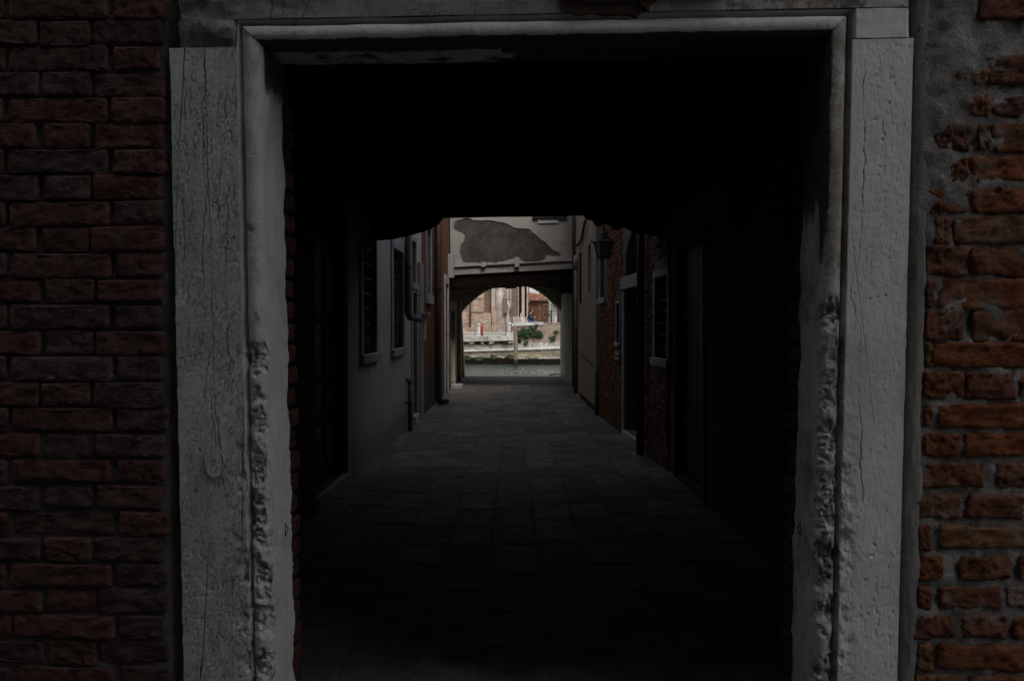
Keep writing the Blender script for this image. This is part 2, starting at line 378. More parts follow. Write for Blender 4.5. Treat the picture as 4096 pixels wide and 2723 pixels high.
PR = [(0.0015, [(3462,230),(3450,400),(3458,560),(3452,750),(3445,900),(3440,1000),(3405,1120),(3400,1180),(3420,1260),(3440,1330),(3430,1500),(3445,1700),(3440,1800),(3450,2000)]), (0.0013, [(3480,988),(3520,984),(3600,1018)]), (0.0013, [(3480,1194),(3550,1178)]), (0.0013, [(3520,480),(3540,560),(3535,700)]), (0.0013, [(3575,400),(3540,430)])]
faceL = sL - FF.px(702, 1300)[0]; faceR = FF.px(3628, 1300)[0] - sR
zjL = FF.px(850, 190)[1]; zjR = FF.px(3500, 156)[1]
base = FF.pt((sL + sR) / 2, 0)
door = thing('stone_doorway', 'carved limestone doorway with roll moulding framing the dark passage', 'doorway', base)
def dark_tone_attr(o):
    b = o.data.attributes.new('dark_tone', 'FLOAT', 'POINT'); b.data.foreach_set('value', DARK_TONE)
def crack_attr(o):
    a = o.data.attributes.new('crack', 'FLOAT', 'POINT'); a.data.foreach_set('value', CRK); dark_tone_attr(o); return o
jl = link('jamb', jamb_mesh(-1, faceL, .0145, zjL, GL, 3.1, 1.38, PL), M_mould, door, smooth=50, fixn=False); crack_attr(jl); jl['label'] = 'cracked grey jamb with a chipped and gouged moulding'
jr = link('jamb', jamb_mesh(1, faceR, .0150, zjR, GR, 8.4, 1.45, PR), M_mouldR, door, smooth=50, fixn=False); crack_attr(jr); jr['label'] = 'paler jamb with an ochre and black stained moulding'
# the flat face of each jamb is its own material slot
for o, mat, face in ((jl, M_jambL, faceL), (jr, M_jambR, faceR)):
    o.data.materials.append(mat); npf = len(profile(face))
    for i, p in enumerate(o.data.polygons):
        if (i % (npf - 1)) >= 30: p.material_index = 1

# lintel: mitred roll and flat face
def lintel_mesh(kind, sa, sb, z0, z1, seed):
    g = G(); rows = []
    slope = -.010   # the head climbs a little to the right
    DARK_TONE.clear()
    if kind == 'roll':
        prof = [p for p in profile(.3) if p[0] < .0745]
        n = 260
        for k in range(n + 1):
            row = []
            for t, d in prof:
                a = sL - t - .0145 * (Z_OPEN - 1.55); b = sR + t + .015 * (Z_OPEN - 1.55)
                s = a + (b - a) * k / n; p = FF.pt(s, Z_OPEN, d)
                e = nz(p, 9, 5, seed) * .004 + nz(p, 40, 3, seed) * .0012
                ez = nz((s, 0, 0), 6, 4, seed) * .004
                if d > .035: so = .40 + .25 * nz((s * 2, d * 6, 0), 6, 3, 4) if (k < n * (.44 + .04 * nz((d * 4, 0, 0), 9, 3, 1)) and .075 < d + .02 * nz((s, 0, 0), 5, 3, 2)) else 1.0  # darker underside of the head, with a lighter patch toward the left
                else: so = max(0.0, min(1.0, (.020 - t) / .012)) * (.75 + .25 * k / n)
                DARK_TONE.append(so)
                row.append(FF.pt(s, Z_OPEN + t + ez * (1 if d > .02 else .4), d + e))
            rows.append(row)
    else:
        n = max(6, int((sb - sa) / .010)); m = max(4, int((z1 - z0) / .010))
        for k in range(n + 1):
            s = sa + (sb - sa) * k / n; row = []
            for j in range(-2, m + 3):
                z = z0 + (z1 - z0) * min(max(j, 0), m) / m
                d = 0.0 if 0 <= j <= m else (.012 if j in (-1, m + 1) else .06)
                p = FF.pt(s, z, d)
                kk = max(0, min(1, (sa + .45 - s) / .4)) if seed < 20 else 0
                e = nz((p.x, p.y, p.z * 2.4), 7, 5, seed) * (.003 + .016 * kk) + nz(p, 40, 3, seed) * .0012
                if k in (0, n): d += .012 if 0 <= j <= m else 0
                row.append(FF.pt(s, z, d + e))
            rows.append(row)
    g.grid(rows); return g
zf0 = Z_OPEN + .0775
s_mid = FF.px(2580, 40)[0]
lr = link('lintel_moulding', lintel_mesh('roll', 0, 0, 0, 0, 4.2), M_mould, door, smooth=True, fixn=False); dark_tone_attr(lr)
la = link('lintel', lintel_mesh('face', FF.px(716, 60)[0], s_mid - .003, zf0, zf0 + .34, 5.5), M_lintel, door, smooth=45)
lb = link('lintel', lintel_mesh('face', s_mid + .003, FF.px(3641, 60)[0], zf0, zf0 + .34, 26.5), M_lintelR, door, smooth=45)
lb['label'] = 'pale lintel stone blotched black and ochre'
link('corner_block', lintel_mesh('face', FF.px(712, 150)[0], sL - .075 - .0145 * .85, zjL + .003, zf0 - .003, 6.1), M_lintel, door, smooth=45)
link('corner_block', lintel_mesh('face', sR + .075 + .013, FF.px(3641, 150)[0], zjR + .003, zf0 - .003, 29.1), M_jambR, door, smooth=45)
# raised repair disc on the left jamb, black triangle marks scratched on both reveals, a rusty clamp in the lintel
a, z = FF.px(862, 1850); g = G(); ring = [(a + .030 * math.cos(t) * (1 + .1 * math.sin(3 * t)), z + .045 * math.sin(t)) for t in [k * math.pi / 9 for k in range(18)]]
g.sprism(FF, ring, -.008, .01); link('repair_patch', g, M_jambL, door, bevel=.003)
def reveal_mark(side, px, py):
    s0 = sL + .0145 * 0 if side < 0 else sR
    zc = zpx(py, px); dd = .13; g = G()
    T = [(dd - .022, zc - .022), (dd + .008, zc - .004), (dd - .018, zc + .022)]
    ds = side * .0145 * (zc - 1.55)
    pts = [FF.pt(s0 + ds - side * .012, z_, d_) for d_, z_ in T] + [FF.pt(s0 + ds - side * .012, T[0][1], T[0][0])]
    for p, q in zip(pts, pts[1:]): g.tube([p, q], .0014, 5)
    link('triangle_mark', g, M_black, door)
reveal_mark(-1, 1100, 2155); reveal_mark(1, 3243, 2153)
g = G(); a, z = FF.px(2590, 20); g.sprism(FF, [(a-.03,z+.10),(a-.022,z+.0),(a-.004,z-.018),(a+.012,z-.0),(a+.03,z+.012),(a+.028,z+.10)], -.012, .02); link('iron_clamp', g, M_iron, door, bevel=.003)
g = G(); g.qbox(FF, [(2236,12),(2240,38),(2262,52),(2310,60),(2370,56),(2420,62),(2500,58),(2545,64),(2572,48),(2566,12)], -.006, .02); link('broken_patch', g, simple('bare_reddish_core', (.10,.066,.052), (.06,.045,.038), 14, .95, 50, 1.0, .012), door, bevel=.003)
g = G(); a0, z = FF.px(2240, 4); a1, _ = FF.px(2905, 4); g.fbox(FF, a0, a1, z, z + .26, -.035, .02); link('ledge', g, M_iron, door, bevel=.006)

# ---------------- brickwork beside the doorway, every brick a piece of its own
def brick_geo(F, s0, s1, z0, z1, proud, seed, rough=.004, round_=.009, back=.05, nu=26, nv=9):
    g = G(); rows = []
    cs, cz = (s0 + s1) / 2, (z0 + z1) / 2; hs, hz = (s1 - s0) / 2, (z1 - z0) / 2
    for j in range(-1, nv + 2):
        row = []
        for i in range(-1, nu + 2):
            u = -1 + 2 * min(max(i, 0), nu) / nu; v = -1 + 2 * min(max(j, 0), nv) / nv
            outer = i in (-1, nu + 1) or j in (-1, nv + 1)
            # rounded rectangle outline
            ss = cs + u * hs; zz = cz + v * hz
            ex = max(0.0, abs(u) * hs - (hs - round_)); ez = max(0.0, abs(v) * hz - (hz - round_))
            r = math.hypot(ex, ez)
            if r > round_ and r > 0:
                k = round_ / r; ss = cs + math.copysign(hs - round_ + ex * k, u); zz = cz + math.copysign(hz - round_ + ez * k, v)
            w_ = nz((ss, zz, seed), 16, 4, seed) * rough * 1.3
            if abs(v) > .99: zz += w_
            if abs(u) > .99: ss += nz((zz, ss, seed), 20, 4, seed) * rough * 1.2
            e = nz((ss, zz * 1.6, seed), 18, 5, seed) * rough * 1.3 + nz((ss, zz * 1.8, seed), 70, 4, seed) * rough * .8
            edge = max(abs(u) * hs - (hs - .005), abs(v) * hz - (hz - .005), 0)
            d = -proud + e + edge * .6
            row.append(F.pt(ss, zz, back if outer else d))
        rows.append(row)
    g.grid(rows); return g
def recenter(o):
    """move a piece's origin to its middle (so copies of its material vary piece by piece)"""
    me = o.data; c = sum((v.co for v in me.vertices), Vector()) / len(me.vertices)
    me.transform(Matrix.Translation(-c)); o.location = o.location + c

bwL = thing('brick_wall', 'dark red brick wall left of the stone doorway', 'brick wall', FF.pt(.6, 0))
bwR = thing('brick_wall', 'orange brick wall with smeared mortar right of the stone doorway', 'brick wall', FF.pt(5.4, 0))
def bed_mesh(F, s0, s1, z0, z1, depth_fn, step=.014):
    g = G(); n = int((s1 - s0) / step); m = int((z1 - z0) / step); rows = []
    for j in range(m + 1):
        z = z0 + (z1 - z0) * j / m
        rows.append([F.pt(s0 + (s1 - s0) * i / n, z, depth_fn(s0 + (s1 - s0) * i / n, z)) for i in range(n + 1)])
    g.grid(rows); return g
sLo = FF.px(702, 1300)[0]; sRo = FF.px(3628, 1300)[0]
link('mortar_bed', bed_mesh(FF, FF.px(-880, 1300)[0], sLo + .04, -.02, 2.95, lambda s, z: .013 - .007 * max(0, min(1, (1.5 - z) / .7)) + nz((s, z, 1), 22, 4, 2) * .005 + .03 * max(0.0, min(1.0, (s - (FF.px(660, 1300)[0])) / .012))), M_mortL, bwL, smooth=True)
A_ = [(-790, -602), (-578, -192), (-170, 25), (47, 441), (464, 646)]; B_ = [(-860, -474), (-450, -258), (-235, 152), (176, 366), (379, 664)]   # runs on past the frame
for k in range(-3, 28):
    y0 = 85 + 103.2 * k
    jr_ = random.uniform(-12, 12)
    for (x0, x1) in (B_ if k % 2 == 0 else A_):
        x0 += random.uniform(-6, 6) + jr_ * .6; x1 += random.uniform(-5, 5) + jr_ * .6
        if x1 > 630: x1 = random.uniform(642, 668)
        yy0 = y0 + random.uniform(-4, 2); yy1 = y0 + 94 + random.uniform(-4, 3)
        a, zt = FF.px(x0, yy0); b, zb = FF.px(x1, yy1)
        lean = .0145 * (1.55 - (zt + zb) / 2) * .7
        o = link('brick', brick_geo(FF, a + lean, b + lean, zb, zt, random.uniform(-.002, .005), random.uniform(0, 90)), M_brickL, bwL, smooth=True); recenter(o)

# right wall: laid by rows read off the photograph (pixels), with a cement strip against the jamb
rows_R = [(-230,-120,[(3700,3880),(3900,4200)]), (-110,-20,[(3660,3900),(3930,4250)]), (-10,72,[(3912,4250)]), (228,338,[(3958,4250)]), (285,330,[(3770,3800),(3830,3870)]), (388,462,[(3890,3955),(3972,4250)]),
  (500,602,[(3752,3875),(3912,3960),(3975,4250)]), (625,725,[(3795,3868),(3882,4250)]), (757,853,[(3718,3868),(3890,4250)]), (868,974,[(3745,3800),(3825,4250)]),
  (985,1102,[(3706,3870),(3882,4150)]), (1120,1232,[(3708,3735),(3760,4180)]), (1240,1360,[(3700,3852),(3893,4180)]), (1368,1470,[(3702,3728),(3735,4170)]),
  (1482,1592,[(3694,3855),(3873,4066),(4086,4300)]), (1618,1712,[(3704,3724),(3762,4200)]), (1735,1825,[(3702,3830),(3862,4140)]), (1847,1950,[(3680,3938),(3990,4200)]),
  (1978,2078,[(3665,3842),(3872,4190)]), (2102,2196,[(3678,3722),(3755,4180)]), (2222,2322,[(3678,3772),(3844,4040),(4080,4300)]), (2345,2432,[(3672,3726),(3757,4010),(4030,4300)]),
  (2465,2552,[(3658,3816),(3848,4028),(4060,4300)]), (2578,2682,[(3668,3734),(3756,4190)]), (2702,2800,[(3660,3850),(3880,4180)]), (2820,2920,[(3660,3750),(3780,4180)]), (2940,3040,[(3660,3850),(3880,4180)]), (3060,3160,[(3660,3750),(3780,4180)])]
def bedR(s, z):
    px_ = 3628 + (s - sRo) / PXM; up = max(0.0, min(1.0, (z - 1.72) / .35)) * max(0.0, min(1.0, (4010 - px_) / 260)) * max(0.0, min(1.0, (px_ - 3625 - 20 * (z - 1.55)) / 60))
    return .0065 + .03 * max(0.0, min(1.0, (3642 + 20 * (z - 1.55) - px_) / 8)) - .010 * up + nz((s, z, 4), 14, 5, 5) * .011 + nz((s, z, 2), 50, 4, 2) * .004
link('mortar_bed', bed_mesh(FF, sRo - .03, FF.px(4900, 1300)[0], -.02, 2.95, bedR, .011), M_mortR, bwR, smooth=True)
for (y0, y1, xs) in rows_R:
    x_ = xs[-1][1] + 22
    while x_ < 4780:
        w_ = random.choice((390, 190, 390)); xs = xs + [(x_, x_ + w_)]; x_ += w_ + 22
    for (x0, x1) in xs:
        a, zt = FF.px(x0 - 2 + random.uniform(-4, 4), y0 - 1 + random.uniform(-4, 4)); b, zb = FF.px(x1 + 2, y1 + 1 + random.uniform(-4, 4))
        o = link('brick', brick_geo(FF, a, b, zb, zt, random.uniform(.000, .006), random.uniform(0, 90), rough=.0070, round_=.012), M_brickR, bwR, smooth=True); recenter(o)
g = G(); rows = []
for j in range(230):
    z = -.02 + j * .0128; s0 = sRo + .015 * (z - 1.55) + .004; w_ = .046 + nz((0, 0, z), 5, 4, 3) * .012
    rows.append([FF.pt(s0 - .02, z, .03)] + [FF.pt(s0 + (w_) * i / 7 + (nz((0, i, z), 9, 3, 1) * .006 if i == 7 else 0), z, .004 - .006 * math.sin(math.pi * i / 7) + nz((i * .1, 0, z), 12, 4, 6) * .003 - .006 * (z < 1.9)) for i in range(8)] + [FF.pt(s0 + w_, z, .03)])
g.grid(rows); link('cement_strip', g, M_cement, bwR, smooth=True)

# ------------------------------------------------------------------ ground, paving
M_slab = None
def slab_mat():
    n = N('trachyte_slab'); r = n.rnd()
    c = n.mix(r, (.11,.106,.102), (.24,.23,.215)); c = n.mix(n.ramp(n.noise(5, 6, .7), .35, .7), c, mul((.13,.125,.12), .7))
    c = n.mix(n.math('MULTIPLY', n.ramp(n.noise(2.2, 5, .7, off=(3,3,3)), .55, .7), .4), c, (.26,.25,.24))
    rg = n.math('ADD', .62, n.math('MULTIPLY', n.noise(6, 5, .7), .35))
    return n.out(c, rg, n.bump(n.noise(60, 7, .7), .35, .006), .15)
M_slab = slab_mat()
M_joint = simple('sandy_joint', (.17,.165,.155), (.11,.105,.10), 5, .95, 80, .5)
M_edge = simple('quay_edge_limestone', (.55,.54,.51), (.42,.41,.39), 6, .7, 60, .4)
M_street = simple('street_paving', (.15,.15,.15), (.10,.10,.10), 3, .8)
g = G(); g.box(-60, 60, -40, 23.75, -.6, -.006); ground = struct('ground', g, M_joint)
COLS = [-1.72 + .318 * k for k in range(12)]
pieces = []
random.seed(21)
for k, x0 in enumerate(COLS[:-1]):
    y = 2.95 - random.uniform(0, .5)
    while y < 23.7:
        ln = random.uniform(.45, .68) * (1.0 if y < 14 else 1.05); y1 = min(y + ln, 23.72)
        if y1 - y > .12: pieces.append((x0 + .009 + .0, x0 + .309, y + .006, y1 - .006))
        y = y1
pieces.sort(key=lambda p: p[2])
def slab(p, g=None):
    g = g or G(); x0, x1, y0, y1 = p; t = [random.uniform(-.003, .004) for _ in range(4)]; b = .008
    j = [random.uniform(-.006, .006) for _ in range(4)]
    x0 += j[0]; x1 += j[1]; y0 += j[2] * .5; y1 += j[3] * .5
    lo = [(x0,y0,-.05),(x1,y0,-.05),(x1,y1,-.05),(x0,y1,-.05)]; mi = [(x0,y0,-.006+t[0]),(x1,y0,-.006+t[1]),(x1,y1,-.006+t[2]),(x0,y1,-.006+t[3])]
    hi = [(x0+b,y0+b,t[0]),(x1-b,y0+b,t[1]),(x1-b,y1-b,t[2]),(x0+b,y1-b,t[3])]
    g.add(lo + mi + hi, [(0,1,5,4),(1,2,6,5),(2,3,7,6),(3,0,4,7),(4,5,9,8),(5,6,10,9),(6,7,11,10),(7,4,8,11),(8,9,10,11)]); return g
for p in pieces[:300]:
    o = link('paving_slab', slab(p), M_slab, ground); recenter(o)
gg = G()
for p in pieces[300:]: slab(p, gg)
o = link('far_paving', gg, M_slab, ground); o['kind'] = 'stuff'
# quay edge stones at the water
x = -1.9; qe = thing('quay_edge', 'row of pale edge stones where the passage floor meets the canal', 'quay edge', (0, 24, 0))
while x < 1.9:
    ln = random.uniform(.7, 1.1); g = G(); g.box(x + .004, min(x + ln, 2.0), 23.76, 24.22, -.4, .004 + random.uniform(-.003, .004)); link('edge_stone', g, M_edge, qe, bevel=.012); x += ln

# ------------------------------------------------------------------ materials of the passage and court
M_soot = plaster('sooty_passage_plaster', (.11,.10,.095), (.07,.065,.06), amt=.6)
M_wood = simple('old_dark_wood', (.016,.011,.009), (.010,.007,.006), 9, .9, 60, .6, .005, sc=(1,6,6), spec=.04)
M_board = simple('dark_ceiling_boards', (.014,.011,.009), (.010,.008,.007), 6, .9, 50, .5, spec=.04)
M_doorw = simple('brown_varnished_door', (.055,.024,.016), (.03,.014,.010), 9, .45, 40, .3, .003, sc=(4,4,.6))
M_greyp = plaster('blue_grey_plaster', (.60,.60,.60), (.50,.50,.50), (.25,.245,.24), .4, crack=.2, low=(.30,.29,.28), lowz=(.1,.6))
M_frame = stone_mat('window_stone', (.50,.50,.49), (.40,.40,.38), crack=.1, bstr=.5)
M_glass = simple('dark_window_glass', (.01,.011,.012), (.014,.015,.016), 3, .12, spec=.5, bstr=.02)
M_grille = simple('grey_iron', (.09,.095,.10), (.05,.05,.05), 20, .6)
M_pipeG = simple('zinc_downpipe', (.15,.16,.165), (.10,.105,.11), 8, .5, spec=.4)
M_pipeB = simple('brown_downpipe', (.045,.028,.022), (.03,.02,.016), 8, .5)
M_pipeK = simple('black_downpipe', (.018,.018,.02), (.03,.028,.028), 8, .5)
M_red = plaster('red_ochre_plaster', (.21,.09,.058), (.155,.07,.048), (.12,.06,.045), .55, low=(.085,.085,.08), lowz=(.55,.95))
M_beige = plaster('beige_plaster', (.40,.36,.30), (.33,.30,.25), (.2,.18,.15), .35, crack=.3)
M_cream = plaster('cream_plaster', (.345,.335,.31), (.29,.28,.26), (.20,.175,.14), .4, crack=.4)
M_patch = plaster('exposed_grey_render', (.088,.078,.068), (.048,.043,.038), (.13,.12,.11), .35, crack=.8, bs=14, bstr=1.0, scale=2.4, vs_=.7)
M_wallin = plaster('stained_passage_plaster', (.56,.51,.38), (.43,.39,.29), (.13,.14,.14), .7, vs_=.35, scale=1.1, low=(.22,.2,.16), lowz=(-.1,.2))
M_brickA = brick_mat('court_brick', [(.20,.09,.06),(.26,.115,.065),(.30,.15,.085),(.23,.12,.09),(.19,.11,.085)], (.28,.24,.2), eff=.2)
M_mortA = plaster('court_mortar', (.22,.19,.165), (.15,.12,.10), (.13,.06,.04), .7, scale=2.2, bs=30, bstr=.9)
M_plaque = simple('painted_metal', (.34,.34,.34), (.28,.28,.28), 4, .5)

TOPZ = 10.5; HA_ = 6.4; HF_ = 13.0; HL_ = 5.0; HR_ = 3.7  # unseen house heights, set for the light they let into the court
# ------------------------------------------------------------------ the front house over the passage
CZ = 2.78; YE = 8.8
fh = thing('passage_house', 'house over the dark passage, its beams and boards spanning the ceiling', 'house', (0, 5.6, 0))
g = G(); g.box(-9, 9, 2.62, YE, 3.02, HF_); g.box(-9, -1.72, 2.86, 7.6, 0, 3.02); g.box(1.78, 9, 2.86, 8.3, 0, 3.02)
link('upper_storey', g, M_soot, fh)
g = G(); g.fbox(FF, -5, 11, zf0 + .34, HF_, .004, .2); link('front_wall', g, M_mortR, fh)
g = G(); g.fbox(FF, -5, sLo - .28, -.05, 3.4, .07, .40); g.fbox(FF, sRo + .38, 11, -.05, 3.4, .07, .40); link('side_wall', g, M_mortL, fh)
# rough brick core behind the stone frame: reveal bricks and a timber head
for side, s0, th in ((-1, sL, .075), (1, sR, .10)):
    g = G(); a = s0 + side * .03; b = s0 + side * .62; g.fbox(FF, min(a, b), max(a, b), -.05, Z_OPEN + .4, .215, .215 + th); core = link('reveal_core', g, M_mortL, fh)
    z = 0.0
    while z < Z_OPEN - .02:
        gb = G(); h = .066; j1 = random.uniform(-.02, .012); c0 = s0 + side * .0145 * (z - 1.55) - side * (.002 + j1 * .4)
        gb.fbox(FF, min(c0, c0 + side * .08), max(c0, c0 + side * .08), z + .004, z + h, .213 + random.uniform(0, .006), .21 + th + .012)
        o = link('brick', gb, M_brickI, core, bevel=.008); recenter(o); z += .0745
g = G(); g.fbox(FF, sL - .4, sR + .4, Z_OPEN - .012, Z_OPEN + .2, .225, .40); link('timber_head', g, M_wood, fh, bevel=.01)
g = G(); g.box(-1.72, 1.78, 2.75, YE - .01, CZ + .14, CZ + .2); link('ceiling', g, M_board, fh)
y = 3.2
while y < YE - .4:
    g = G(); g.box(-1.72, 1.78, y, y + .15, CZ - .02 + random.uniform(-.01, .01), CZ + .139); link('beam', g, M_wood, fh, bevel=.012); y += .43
EF = Fr((-3, YE), (3, YE))
g = G(); g.qbox(EF, [(1330,800),(1330,868),(1768,873),(2050,868),(2335,864),(2900,864),(2900,800)], -.02, .16 * -1 - .02); link('edge_beam', g, M_wood, fh, bevel=.008)
zz3 = lambda x, y: (2200 + x / 2.703, 820 + y / 2.703)
cl = [(1330,868),(1768,874),(1762,885),(1752,897),(1740,905),(1715,917),(1690,926),(1640,940),(1600,949),(1560,957),(1502,961),(1330,963)]
g = G(); g.qbox(EF, cl, -.17, .02); link('corbel', g, M_wood, fh, bevel=.006)
cr_ = [zz3(*p) for p in [(365,116),(380,140),(400,155),(430,164),(455,166),(470,185),(480,206),(500,224),(525,231),(548,228),(572,212),(592,184),(605,202),(625,218),(660,226),(672,246),(690,264),(712,270),(745,266),(775,248),(797,227),(812,246),(835,262),(868,270),(880,292),(905,308),(935,316),(980,312),(1030,300),(1060,320),(1100,332),(1150,338),(1220,330),(1260,345)]] + [(2900,960),(2900,862)]
g = G(); g.qbox(EF, cr_, -.17, .02); link('corbel', g, M_wood, fh, bevel=.004)
# passage side walls, with a panelled door on the left and a boarded door on the right
LP = Fr((-1.66, 2.86), (-1.61, 7.6)); RP = Fr((1.69, 8.3), (1.75, 2.86))
def rect(F, x0, x1, y0, y1, xr=None, yr=None):
    """opening on F from pixel edges: x0,x1 horizontally; heights read at the x given"""
    a, _ = F.px(x0, 1300); b, _ = F.px(x1, 1300); z1 = F.px(xr if xr else x0, y0)[1]; z0 = F.px(yr if yr else x0, y1)[1]
    return min(a, b), max(a, b), z0, z1
dL = rect(LP, 1262, 1378, 945, 1905, 1300, 1320)
dL = (dL[0], dL[1], .12, 2.35)
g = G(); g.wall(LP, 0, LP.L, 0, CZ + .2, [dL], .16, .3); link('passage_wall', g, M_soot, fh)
dw = thing('panelled_door', 'brown panelled wooden double door in the left wall of the dark passage', 'door', LP.pt((dL[0] + dL[1]) / 2, .12, .1))
mid = (dL[0] + dL[1]) / 2
for a, b in ((dL[0], mid - .004), (mid + .004, dL[1])):
    g = G(); g.fbox(LP, a, b, dL[2], dL[3], .09, .15); lf = link('door_leaf', g, M_doorw, dw, bevel=.004)
    for z0, z1 in ((.25, .62), (.74, 1.55), (1.68, 2.22)):
        g = G(); g.fbox(LP, a + .09, b - .09, z0, z1, .070, .093); link('panel', g, M_doorw, lf, bevel=.012)
    g = G(); g.tube([LP.pt(b - .05 if a < mid - .1 else a + .05, 1.1, .085), LP.pt(b - .05 if a < mid - .1 else a + .05, 1.1, .03), LP.pt(b - .05 if a < mid - .1 else a + .05, 1.0, .03)], .008, 6); link('handle', g, M_iron, lf)
g = G(); g.fbox(LP, dL[0] - .09, dL[1] + .09, .0, .118, -.05, .155); link('step', g, M_frame, dw, bevel=.006)
dR = (RP.sy(7.95), RP.sy(6.9), .06, 2.3)
g = G(); g.wall(RP, 0, RP.L, 0, CZ + .2, [dR], .12, .3); link('passage_wall', g, M_soot, fh)
dd = thing('boarded_door', 'dark vertical board door in the right wall of the passage', 'door', RP.pt((dR[0] + dR[1]) / 2, 0, .1))
nb = 7
for k in range(nb):
    a = dR[0] + (dR[1] - dR[0]) * k / nb; g = G(); g.fbox(RP, a + .002, a + (dR[1] - dR[0]) / nb - .002, dR[2], dR[3], .055 + random.uniform(0, .006), .10); link('plank', g, M_doorw, dd, bevel=.003)
g = G(); g.fbox(RP, dR[0] - .10, dR[0] - .002, 0, 2.42, -.02, .11); g.fbox(RP, dR[1] + .002, dR[1] + .10, 0, 2.42, -.02, .11); g.fbox(RP, dR[0] - .001, dR[1] + .001, 2.302, 2.42, -.018, .11); link('door_frame', g, M_soot, dd, bevel=.004)

# ------------------------------------------------------------------ window builder
def window(F, parent, op, fw=.11, proud=.025, dep=.18, bars=(3, 7), fm=None, sill=.1, pane=None, lip=False, ring=True):
    s0, s1, z0, z1 = op; fm = fm or M_frame
    g = G(); g.fbox(F, s0 - .02, s1 + .02, z0 - .02, z1 + .02, dep - .012, dep + .01); wi = link('window', g, pane or M_glass, parent)
    if ring:
        g = G(); g.fbox(F, s0 - fw, s0, z0, z1, -proud, .06); g.fbox(F, s1, s1 + fw, z0, z1, -proud, .06); g.fbox(F, s0 - fw, s1 + fw, z1, z1 + fw, -proud - .003, .06)
        link('frame', g, fm, wi, bevel=.004)
        g = G(); g.fbox(F, s0 - fw - .02, s1 + fw + .02, z0 - sill, z0, -proud - .03, .10); link('sill', g, fm, wi, bevel=.008)
    if bars:
        for k in range(bars[0]):
            a = s0 + (s1 - s0) * (k + 1) / (bars[0] + 1); g = G(); g.tube([F.pt(a, z0, .05), F.pt(a, z1, .05)], .008, 6); link('bar', g, M_grille, wi)
        for k in range(bars[1]):
            z = z0 + (z1 - z0) * (k + 1) / (bars[1] + 1); g = G(); g.tube([F.pt(s0, z, .035), F.pt(s1, z, .035)], .008, 6); link('bar', g, M_grille, wi)
    return wi

# ------------------------------------------------------------------ left side of the court
LF = Fr((-1.575, 7.6), (-1.445, 18.6))
gh = thing('grey_house', 'blue grey plastered house with two barred windows on the left of the alley', 'house', LF.pt(2.6, 0))
w1 = rect(LF, 1446, 1500, 930, 1400, 1446, 1470); w2 = rect(LF, 1568, 1609, 990, 1393, 1568, 1585)
w1 = (w1[0], w1[1], w2[2], w2[3]);
dg = rect(LF, 1646, 1664, 1170, 1690, 1646, 1656); dg = (dg[0], dg[1], .14, dg[3])
wn = rect(LF, 1643, 1661, 960, 1130, 1643, 1643)
SE = LF.px(1686, 1300)[0]
g = G(); g.wall(LF, 0, SE, 0, HL_, [w1, w2, dg, wn], .22, 4); link('wall', g, M_greyp, gh)
window(LF, gh, w1); window(LF, gh, w2)
window(LF, gh, wn, fw=.07, bars=None, pane=M_frame, dep=.10)
g = G(); g.fbox(LF, dg[0] + .0, dg[1], .14, dg[3], .16, .215); dor = link('door', g, M_doorw, gh, bevel=.003)
g = G(); g.fbox(LF, dg[0] - .1, dg[0], 0, dg[3], -.03, .05); g.fbox(LF, dg[1], dg[1] + .1, 0, dg[3], -.03, .05); g.fbox(LF, dg[0] - .1, dg[1] + .1, dg[3], dg[3] + .16, -.034, .05); link('door_frame', g, M_frame, dor, bevel=.006)
g = G(); g.fbox(LF, dg[0] + .002, dg[1] - .002, 0.0, .138, -.06, .2); link('step', g, M_edge, dor, bevel=.008)
a0, zt = LF.px(1670, 1048); g = G(); g.fbox(LF, a0, SE - .01, 0, zt, -.045, .0); link('pilaster', g, M_cream, gh, bevel=.01)
a1, zs_ = LF.px(1676, 1262); g = G(); g.fbox(LF, a1 - .05, a1 + .25, zs_, zs_ + .05, -.16, -.047); shelf = link('meter_box', g, M_plaque, gh, bevel=.006)
g = G(); g.fbox(LF, a1 + .0, a1 + .16, zs_ - .42, zs_ - .002, -.10, -.047); link('meter_door', g, M_greyp, shelf, bevel=.005)
def pipe(name, label, F, px_, ytop, ybot, r, mat, d=-.07, top=None, foot=None, brk=3, group=None):
    s, z1 = F.px(px_, ytop, d); _, z0 = F.px(px_, ybot, d); z0 = max(z0, .0); z1 = top or z1
    t = thing(name, label, 'downpipe', F.pt(s, z0, d), group)
    path = [F.pt(s, z1, d), F.pt(s, z0 + (.14 if foot else 0), d)]
    if foot: path += [F.pt(s, z0 + .08, d - .02), F.pt(s + foot * .3, z0 + .05, d - .13)]
    g = G(); g.tube(path, r, 12); link('pipe', g, mat, t, smooth=True)
    for k in range(brk):
        z = z0 + (min(z1, 4.2) - z0) * (k + .6) / brk; g = G(); g.lathe([(r + .001, z - .018), (r + .010, z - .018), (r + .010, z + .018), (r + .001, z + .018)], F.pt(s, 0, d), 12)
        g.fbox(F, s - .012, s + .012, z - .012, z + .012, d + r * .9, .01); link('bracket', g, mat, t)
    return t, s, z0, z1
pipe('downpipe', 'grey zinc downpipe beside the second barred window', LF, 1631, 950, 1290, .048, M_pipeG, top=4.9, foot=1, brk=2)
t, s, z0, z1 = pipe('downpipe_guard', 'short grey iron pipe rising from the paving beside the grey plaster', LF, 1640, 1535, 1740, .035, M_pipeG, d=-.06, brk=1)
g = G(); g.tube([LF.pt(s, z1 - .01, -.06), LF.pt(s, z1 + .04, -.055), LF.pt(s - .02, z1 + .06, -.02), LF.pt(s - .03, z1 + .06, .02)], .036, 10); link('elbow', g, M_pipeG, t, smooth=True)

